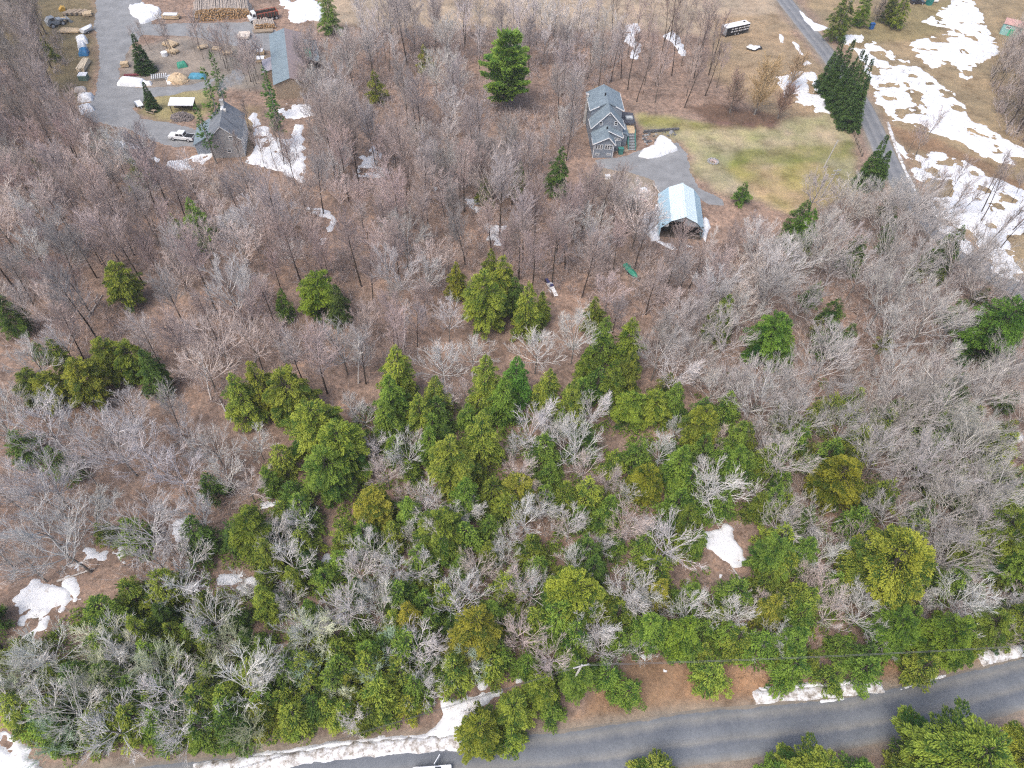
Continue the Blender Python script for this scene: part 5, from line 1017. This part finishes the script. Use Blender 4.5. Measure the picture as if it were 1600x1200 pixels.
def clear(x, y, h=9.0):
    bx, by = PX(x, y, 0); cx, cy_ = PX(x, y, h); mx, my = PX(x, y, h*.55)
    for vx, vy, r_, pr in VIS:
        if by > vy-5 and min(math.hypot(cx-vx, cy_-vy), math.hypot(mx-vx, my-vy)) < r_+14 and vr.random() < pr: return False
    return True
def scatter(pxpoly, spacing, seed, n_max=9999, lo=.5):
    p = WP(pxpoly); r = np.random.default_rng(seed); x0, y0 = p.min(0); x1, y1 = p.max(0); area = (x1-x0)*(y1-y0); out = []
    C_ = r.uniform(size=(int(area/spacing**2*5)+10, 2))*[x1-x0, y1-y0]+[x0, y0]; C_ = C_[sd(p, C_[:, 0], C_[:, 1]) > 0]
    for x, y in C_:
        if len(out) >= n_max: break
        if any((x-a)**2+(y-b)**2 < (spacing*.85)**2 for a, b in out): continue
        if any((x-a)**2+(y-b)**2 < (lo*rr)**2 for a, b, rr in PTS): continue
        if free(x, y) and clear(x, y): out.append((float(x), float(y)))
    return out
R1 = [(-60, 260), (120, 225), (200, 285), (330, 262), (400, 280), (500, 290), (560, 230), (640, 295), (800, 330), (900, 290), (1000, 310), (1010, 380), (1130, 385), (1230, 420), (1200, 500), (1000, 560), (900, 480), (720, 420), (660, 560), (560, 640), (350, 640), (220, 560), (100, 560), (-60, 530)]
R2 = [(470, 62), (700, 55), (960, 60), (955, 140), (905, 200), (905, 290), (800, 330), (640, 298), (560, 232), (520, 290), (482, 230), (478, 120)]
R2B = [(950, 55), (1100, 62), (1130, 150), (1080, 172), (1000, 168), (955, 135)]
R3 = [(-80, -30), (100, 60), (120, 140), (110, 200), (150, 222), (-60, 262)]
R4 = [(1000, 540), (1200, 480), (1245, 335), (1345, 315), (1410, 345), (1500, 420), (1700, 540), (1700, 960), (1480, 950), (1350, 760), (1200, 860), (1180, 740), (1000, 620)]
R4B = [(1545, 120), (1590, 60), (1720, 0), (1720, 330), (1600, 235), (1560, 205)]
R5 = [(560, 640), (1000, 620), (1180, 740), (1330, 860), (1480, 930), (1640, 960), (1600, 1010), (1350, 1050), (1000, 1030), (700, 1080), (600, 1150), (400, 1180), (100, 1210), (-80, 1180), (-60, 980), (250, 930), (420, 760)]
R6 = [(-80, 590), (300, 680), (420, 740), (250, 930), (-80, 960)]
jobs = []
for x, y in scatter(R5, 3.0, 11, 330, .42):            # green understory and pale trees of the lower woods
    px, py = PX(x, y, 3); u = random.random()*(.78 if px < 720 and py > 880 else 1)
    if u < .64: tree('young' if u < .5 else 'tall', x, y, random.uniform(.6, 1.25) if u < .5 else random.uniform(.45, .7), CL(random.choice([GREEN, OLIVE, LIME, DEEP, GREEN])))
    else: tree('fanned', x, y, random.uniform(.5, .95), CL(WHITE if u < .86 else PNK))
PTS += [(t['x'], t['y'], t['r']) for t in TREES[len(PTS):]]
for x, y in scatter(R4, 4.6, 12, 200, .4): tree('broad' if random.random() < .8 else 'young', x, y, random.uniform(.55, 1.0), CL(GRY, .2)) if random.random() < .85 else tree('young', x, y, random.uniform(.7, 1.2), CL(DEEP))
for x, y in scatter(R6, 6.0, 13, 60, .4): tree('broad', x, y, random.uniform(.6, 1.0), CL(LAV))
PTS += [(t['x'], t['y'], t['r']) for t in TREES[len(PTS):]]
RL5 = [(-80, 1040), (150, 1030), (300, 980), (640, 1000), (800, 1050), (690, 1080), (560, 1146), (330, 1178), (0, 1215), (-80, 1215)]
for x, y in scatter(RL5, 3.0, 19, 80, .25): tree('young' if random.random() < .62 else 'fanned', x, y, random.uniform(.55, .95), CL(random.choice([GREEN, OLIVE, LIME, LIME]))); TREES[-1]['kind'] == 'fanned' and setattr(TREES[-1]['o'].children[1], 'color', (*CL(WHITE), 1))
for x, y in scatter([(1100, 640), (1500, 640), (1600, 820), (1500, 900), (1250, 830)], 4.8, 20, 60, .1): tree('young', x, y, random.uniform(.85, 1.4), CL(random.choice([GREEN, OLIVE, LIME])))
for x, y in scatter([(300, 1085), (560, 1040), (730, 1048), (690, 1082), (600, 1143), (330, 1184)], 2.4, 23, 60, .3): tree('young', x, y, random.uniform(.75, 1.2), CL(random.choice([LIME, LIME, (1.1, 1.0, .6), GREEN])))
for x, y in scatter([(-60, 1130), (300, 1085), (330, 1184), (60, 1230)], 3.0, 24, 30, .3): tree('young', x, y, random.uniform(.6, 1.1), CL(random.choice([LIME, GREEN, (.9, 1, .8)])))
far = []
for px, py, k, c in ((482, 128, 'slender', .8), (414, 118, 'slender', .65), (496, 140, 'slender', .9), (392, 128, 'slender', .7)):
    x, y = W(px, py); tree(k, x, y, c, CL((1.0, .98, .97)))
for x, y in scatter(R1, 4.3, 14, 400, .3): jobs.append(('slender' if random.random() < .72 else 'broad', x, y, random.triangular(.5, 1.25, .8), CL(PNK if random.random() < .6 else (.95, .94, .94), .24)))
for x, y in scatter(R2, 4.6, 15, 260, .35): jobs.append(('slender' if random.random() < .7 else 'broad', x, y, random.triangular(.5, 1.15, .8), CL((.97, .94, .93), .22)))
for x, y in scatter(R2B, 4.6, 16, 60, .3): jobs.append(('bare', x, y, random.uniform(.7, 1.0), CL((.75, .65, .6))))
for x, y in scatter(R3, 4.2, 17, 160, .35): jobs.append(('slender', x, y, random.uniform(.6, 1.1), CL((.8, .76, .72), .2)))
for x, y in scatter(R4B, 2.6, 18, 160, .35): jobs.append(('slender', x, y, random.uniform(.6, .95), CL((.72, .66, .6))))
for q, n in (([(190, 70), (330, 75), (410, 110), (400, 150), (340, 130), (300, 100)], 24), ([(480, 60), (500, 230), (470, 150)], 8), ([(395, 190), (470, 210), (470, 285), (380, 290)], 12), ([(1390, 200), (1600, 300), (1620, 440), (1440, 320)], 26), ([(140, 225), (215, 250), (330, 275), (160, 270)], 7)):
    p = WP(q); k = 0
    while k < n:
        x, y = random.uniform(p[:, 0].min(), p[:, 0].max()), random.uniform(p[:, 1].min(), p[:, 1].max())
        if sd(p, np.array([x]), np.array([y]))[0] > 0 and min(sd(YARD, np.array([x]), np.array([y]))[0], 1) < -.8: jobs.append(('bare', x, y, random.uniform(.35, .75), CL((.7, .62, .58)))); k += 1
        elif random.random() < .02: k += 1
# the ~300 slender trees that show largest are things; the rest of the thin far ones are one stand
jobs.sort(key=lambda j: -j[3]/max(60, math.hypot(j[2]-0, HC)))
cnt = dict(slender=0, broad=sum(1 for t in TREES if NM[t['kind']] == 'bare_tree')); rest = []
for k, x, y, sc, c in jobs:
    g = 'broad' if k == 'broad' else 'slender'
    if cnt[g] < 290: cnt[g] += 1; tree(k, x, y, sc, c, None, CL((.9, .85, .8)))
    else: rest.append((x, y, sc, c))
lite = [slender(300+i, 14.5, .36, 1.3, 1.4, 16, 3) for i in range(3)]
def joined(name, items, kind='stuff'):
    arrs = []
    for T in lite:
        sg = T.seg; arrs.append((np.array([q[0] for q in sg]), np.array([q[1] for q in sg]), np.array([q[2] for q in sg]), np.array([q[4] for q in sg])))
    V = []; Fq = []; col = []; off = 0; r = np.random.default_rng(5)
    for x, y, sc, c in items:
        a, b, rr, lv = arrs[int(r.integers(3))]; th = r.random()*6.28; Rz = np.array([[math.cos(th), -math.sin(th), 0], [math.sin(th), math.cos(th), 0], [0, 0, 1]])*sc
        o = np.array([x, y, gz(x, y)-.1]); a = a @ Rz.T+o; b = b @ Rz.T+o; D = b-a; A = np.cross(D, r.normal(size=D.shape)); A = A/(np.linalg.norm(A, axis=1)[:, None]+1e-9)*(rr*sc*1.15)[:, None]
        V.append(np.stack([a-A, a+A, b+A*.7, b-A*.7], 1).reshape(-1, 3)); n = len(a); Fq.append((np.arange(n)[:, None]*4+np.arange(4))+off); off += 4*n
        cc = np.where(lv[:, None] == 0, np.array([[.1, .085, .07]]), np.array([[.46, .43, .42]])*np.array(c)/.8); col.append(np.repeat(cc, 4, 0))
    m, t, p = nodes('far_bark'); a_ = N(t, 'ShaderNodeAttribute', attribute_name='bark').outputs['Color']; t.links.new(a_, p.inputs['Base Color']); p.inputs['Roughness'].default_value = .9
    return tag(link(name, mesh_np(name, np.concatenate(V), [np.concatenate(Fq)], m, False, {'bark': np.concatenate(col)})), kind=kind)
print('TREES', len(TREES), 'rest', len(rest), cnt, {k: sum(1 for t in TREES if t['kind'] == k) for k in HT})
if rest: joined('woods', rest)
LMK = [('the huge round hemlock', 1392, 880), ('the round golden hemlock', 895, 932), ('the big white pine', 792, 100), ('the small yellow hemlock', 583, 792), ('the yellow topped hemlock', 807, 768), ('the broad lime hemlock', 490, 662), ('the three clumped hemlocks', 410, 605), ('the fat lime hemlock', 706, 720), ('the emerald hemlock', 810, 592), ('the flat hemlock pair', 1003, 636), ('the ochre hemlock', 1010, 752), ('the olive gold hemlock', 1310, 748), ('the lone lime hemlock', 190, 440), ('the lone bright hemlock', 494, 452), ('the wide western hemlock', 168, 556), ('the blue grey house', 950, 195), ('the blue gambrel shed', 1064, 320), ('the grey yard house', 360, 205), ('the long sawmill shed', 450, 90), ('the upturned green boat', 987, 427), ('the abandoned snowmobile', 858, 447), ('the black box trailer', 1147, 45), ('the turquoise shed', 1570, 40), ('the dark spruce row', 1316, 130), ('the two roadside spruces', 1365, 260), ('the yellow willow', 1178, 145), ('the pale utility pole', 895, 1020), ('the roadside snow strip', 690, 1120), ('the lower left snow patch', 65, 950), ('the left middle snow patch', 155, 875), ('the right woods snow patch', 1135, 850), ('the road bend', 1450, 1080), ('the white pickup', 285, 213), ('the stone fire pit', 1114, 252), ('the upper road junction', 1300, 60), ('the eastern snow field', 1530, 340), ('the dark eastern hemlock', 1560, 515), ('the bottom edge hemlock', 1278, 1180), ('the upper clump hemlock', 756, 468), ('the bright upper right hemlock', 1204, 522), ('the woods snow streak', 582, 258), ('the silver star tree', 990, 925), ('the widest silver tree', 378, 1070), ('the yard snow field', 440, 230), ('the small ochre conifer', 664, 88), ('the house snow pile', 1030, 232), ('the scrap heaps', 134, 165), ('the log pile', 350, 22)]
m_fall = MAT('fallen_bark', (.26, .22, .19), .9, .35, 2); m_fall2 = MAT('bleached_wood', (.5, .46, .42), .9, .25, 2)
FL = [(640, 415), (700, 372), (668, 385), (350, 640), (270, 700), (480, 330), (1085, 470), (1075, 485), (930, 330), (235, 600), (400, 560), (560, 520), (1150, 900), (1345, 800), (310, 900), (120, 900), (1030, 300), (880, 395), (620, 330), (150, 480), (380, 470), (1220, 690)]
for i, (px, py) in enumerate(FL):
    x, y = W(px, py); L = random.uniform(3, 7); lo_ = min(LMK, key=lambda k: (k[1]-px)**2+(k[2]-py)**2); side = ('left of' if px < lo_[1] else 'right of') if abs(px-lo_[1]) > abs(py-lo_[2]) else ('behind' if py < lo_[2] else 'in front of')
    bl = B(); bl.cyl((-L/2, 0, .16), (L/2, random.uniform(-.4, .4), .2), .16, .08, 7); bl.cyl((L*.2, 0, .18), (L*.42, random.choice((-1, 1))*L*.16, .4), .06, .03, 5); bl.cyl((L*.05, 0, .18), (L*.25, random.choice((-1, 1))*L*.12, .35), .05, .025, 5)
    o = tag(link('fallen_log', bl.mesh('fallen_log', random.choice((m_fall, m_fall2)))), ['weathered', 'mossy', 'broken', 'thin', 'bleached', 'crooked'][i % 6]+' fallen trunk in the leaves '+side+' '+lo_[0], 'fallen log', 'fallen trunks on the wood floor'); o.location = (x, y, gz(x, y)); o.rotation_euler.z = random.uniform(0, 3.14)
# ------------------------------------------------------------------ brush, dead grass and litter
def brush(name, polys, spacing, h, n_st, mats_col, seed, wd=.022, spread=.5):
    r = np.random.default_rng(seed); V = []; Fq = []; Cc = []; off = 0
    for q in polys:
        p = WP(q); x0, y0 = p.min(0); x1, y1 = p.max(0); n = int((x1-x0)*(y1-y0)/spacing**2); X = r.uniform(x0, x1, n); Y_ = r.uniform(y0, y1, n)
        ok = (sd(p, X, Y_) > 0) & (fbm(X/9, Y_/9, seed, 3) > -.1)
        for nb, mg in NOGO[:10]: ok &= sd(nb, X, Y_) < -max(.3, mg*.6)
        X = X[ok]; Y_ = Y_[ok]; n = len(X)
        if not n: continue
        Z_ = gh(X, Y_); m = n*n_st; bx = np.repeat(np.stack([X, Y_, Z_-.05], 1), n_st, 0)+np.hstack([r.normal(size=(m, 2))*.3, np.zeros((m, 1))])
        hh = np.repeat(h*r.uniform(.5, 1.3, n), n_st)*r.uniform(.5, 1.1, m); dv = np.hstack([r.normal(size=(m, 2))*spread, np.ones((m, 1))]); dv /= np.linalg.norm(dv, axis=1)[:, None]
        a = bx; b = bx+dv*hh[:, None]; A = np.cross(dv, r.normal(size=(m, 3))); A = A/(np.linalg.norm(A, axis=1)[:, None]+1e-9)*wd
        k = 3; segs = [(a, b, A)]
        for j in range(k):
            s_ = a+(b-a)*r.uniform(.3, .85, m)[:, None]; d2 = dv+r.normal(size=(m, 3))*.55; d2[:, 2] = np.abs(d2[:, 2]); segs.append((s_, s_+d2*(hh*.4)[:, None], A*.7))
        for (a_, b_, A_) in segs:
            V.append(np.stack([a_-A_, a_+A_, b_+A_*.4, b_-A_*.4], 1).reshape(-1, 3)); Fq.append(np.arange(m)[:, None]*4+np.arange(4)+off); off += 4*m
        base = np.array(mats_col)[r.integers(0, len(mats_col), n)]; cc = np.repeat(np.repeat(base*r.uniform(.75, 1.25, (n, 1)), n_st, 0), 4, 0); Cc += [cc]*(k+1)
    m_, t, p_ = nodes(name+'_stems'); a_ = N(t, 'ShaderNodeAttribute', attribute_name='stem').outputs['Color']; t.links.new(a_, p_.inputs['Base Color']); p_.inputs['Roughness'].default_value = .9
    return tag(link(name, mesh_np(name, np.concatenate(V), [np.concatenate(Fq)], m_, False, {'stem': np.concatenate(Cc)})), kind='stuff')
brush('undergrowth', [R1, R2, R3, R4B], 1.35, 2.3, 7, [(.42, .35, .33), (.4, .34, .32), (.46, .41, .4), (.34, .27, .24)], 31, .03)
brush('undergrowth', [R4, R6], 1.3, 1.8, 7, [(.46, .4, .37), (.5, .45, .42), (.4, .32, .28), (.3, .22, .18)], 32, .03, .7); brush('undergrowth', [R5], 1.8, 1.7, 6, [(.42, .36, .34), (.46, .42, .4), (.34, .27, .23), (.12, .15, .06)], 37)
brush('dead_bracken', [[(880, 1130), (1000, 1028), (1160, 1030), (1230, 1068), (1150, 1105), (1000, 1125)], [(1350, 1050), (1600, 985), (1600, 1020), (1400, 1072)]], .8, .5, 7, [(.36, .23, .13), (.3, .19, .11), (.42, .3, .2)], 33, .02, 1.2)
brush('field_scrub', [[(1395, 200), (1600, 300), (1620, 440), (1500, 400), (1440, 300)], [(1330, 90), (1420, 110), (1500, 200), (1400, 190)], [(1080, 160), (1240, 120), (1240, 190), (1110, 200)]], 3.2, 1.1, 6, [(.2, .12, .09), (.25, .18, .13), (.14, .1, .08)], 34, .02, .7)
brush('dry_grass', [[(520, -30), (1200, -30), (1220, 40), (1110, 60), (960, 48), (700, 46), (520, 40)], [(1110, 30), (1215, 20), (1290, 110), (1290, 190), (1200, 190), (1110, 120)]], 1.5, .5, 4, [(.4, .31, .21), (.34, .26, .17), (.45, .37, .26)], 35, .02, .8)
def seedlings(name, polys, spacing, seed, hmax, col):
    r = np.random.default_rng(seed); Pq = []; Dq = []
    for q in polys:
        p = WP(q); x0, y0 = p.min(0); x1, y1 = p.max(0); n = int((x1-x0)*(y1-y0)/spacing**2); X = r.uniform(x0, x1, n); Y_ = r.uniform(y0, y1, n)
        ok = (sd(p, X, Y_) > 0) & (fbm(X/8, Y_/8, seed, 3) > -.2)
        for nb, mg in NOGO: ok &= sd(nb, X, Y_) < -max(.2, mg*.5)
        for x, y, z in zip(X[ok], Y_[ok], gh(X[ok], Y_[ok])):
            k = 46; a = r.uniform(0, 6.283, k); u = np.sqrt(r.random(k)); R = r.uniform(.5, 1.1); h = hmax*r.uniform(.4, 1)
            Pq.append(np.stack([x+np.cos(a)*u*R*.8, y+np.sin(a)*u*R*.8, z+.05+h*(1-u)*r.uniform(.7, 1, k)], 1)); Dq.append(np.stack([np.cos(a), np.sin(a), r.normal(size=k)*.3], 1))
    Pq = np.concatenate(Pq); Dq = np.concatenate(Dq); o = link(name, leaves(name, Pq, Dq, .34*r.uniform(.7, 1.3, len(Pq)), .15*r.uniform(.7, 1.3, len(Pq)), m_hem, r)); o.color = (*col, 1); return tag(o, kind='stuff')
seedlings('evergreen_undergrowth', [R5], 1.5, 61, 1.8, (.85, 1.0, .72))
seedlings('evergreen_undergrowth', [[(-60, 1000), (150, 960), (330, 930), (560, 880), (800, 960), (740, 1050), (600, 1130), (330, 1180), (60, 1200), (-60, 1120)]], 1.5, 63, 3.0, (1.05, 1.12, .8))
seedlings('evergreen_undergrowth', [[(1060, 580), (1300, 600), (1500, 640), (1640, 820), (1560, 940), (1350, 800), (1180, 760)]], 3.2, 62, 1.3, (.6, .72, .55))
# ------------------------------------------------------------------ labels for the rest: adjective, rank and a landmark one can find
ORD = ['nearest', 'second nearest', 'third nearest', 'fourth nearest', 'fifth nearest', 'sixth nearest', 'seventh nearest', 'eighth nearest', 'ninth nearest', 'tenth nearest', 'eleventh nearest', 'twelfth nearest']+['%s nearest' % q for q in ('thirteenth', 'fourteenth', 'fifteenth', 'sixteenth', 'seventeenth', 'eighteenth', 'nineteenth', 'twentieth', 'twenty-first', 'twenty-second', 'twenty-third', 'twenty-fourth', 'twenty-fifth', 'twenty-sixth', 'twenty-seventh', 'twenty-eighth', 'twenty-ninth', 'thirtieth')]
ADJ = dict(hemlock_tree='green hemlock', young_hemlock='young low hemlock', bare_tree='spreading grey leafless tree', small_bare_tree='small silvery leafless tree', slender_tree='slender twiggy leafless tree', birch_tree='white stemmed birch', pine_tree='sparse pine', willow_tree='bush')
GRP = dict(hemlock_tree='hemlocks of the woods', young_hemlock='young hemlocks of the understory', bare_tree='spreading leafless trees', small_bare_tree='small silvery leafless trees', slender_tree='slender leafless trees', birch_tree='white birches', pine_tree='sparse pines', spruce_tree='dark spruces', willow_tree='willow bushes')
for nm in GRP:
    ts = [t for t in TREES if NM[t['kind']] == nm]
    for t in ts: t['c'] = PX(t['x'], t['y'], t['h']*.6); t['o']['group'] = GRP[nm]
    todo = [t for t in ts if not t['label']]; opts = []
    for ph, lx_, ly_ in LMK:
        q = {}
        for t in ts:
            dx, dy = t['c'][0]-lx_, t['c'][1]-ly_; k = ('to the left of' if dx < 0 else 'to the right of') if abs(dx) > abs(dy) else ('behind' if dy < 0 else 'in front of'); q.setdefault(k, []).append((dx*dx+dy*dy, id(t), t))
        for k, l in q.items():
            for i, (dd, _, t) in enumerate(sorted(l)[:30]):
                if not t['label']: opts.append((i*40+dd**.5, i, id(t), t, '%s %s %s %s' % (ORD[i], ADJ.get(nm, 'tree'), k, ph)))
    for _, i, _, t, lab in sorted(opts, key=lambda o: (o[0], o[2])):
        if not t['label']: t['label'] = lab; t['o']['label'] = lab
    for t in ts:
        if not t['label']: t['o']['label'] = 'one of many %ss in the deep woods' % ADJ.get(nm, 'tree')
print('unlabelled', sum(1 for t in TREES if not t['label']))

# thin damp air between the drone and the far yard
hb = B().box(0, 0, 45.0, 8200, 8200, 94); mh = bpy.data.materials.new('thin_haze'); mh.use_nodes = True; t = mh.node_tree; t.nodes.remove(t.nodes['Principled BSDF'])
pv = N(t, 'ShaderNodeVolumePrincipled'); pv.inputs['Color'].default_value = (.88, .91, .95, 1); pv.inputs['Density'].default_value = .00022; t.links.new(pv.outputs[0], t.nodes['Material Output'].inputs['Volume'])
tag(link('haze', hb.mesh('haze', mh)), kind='stuff')
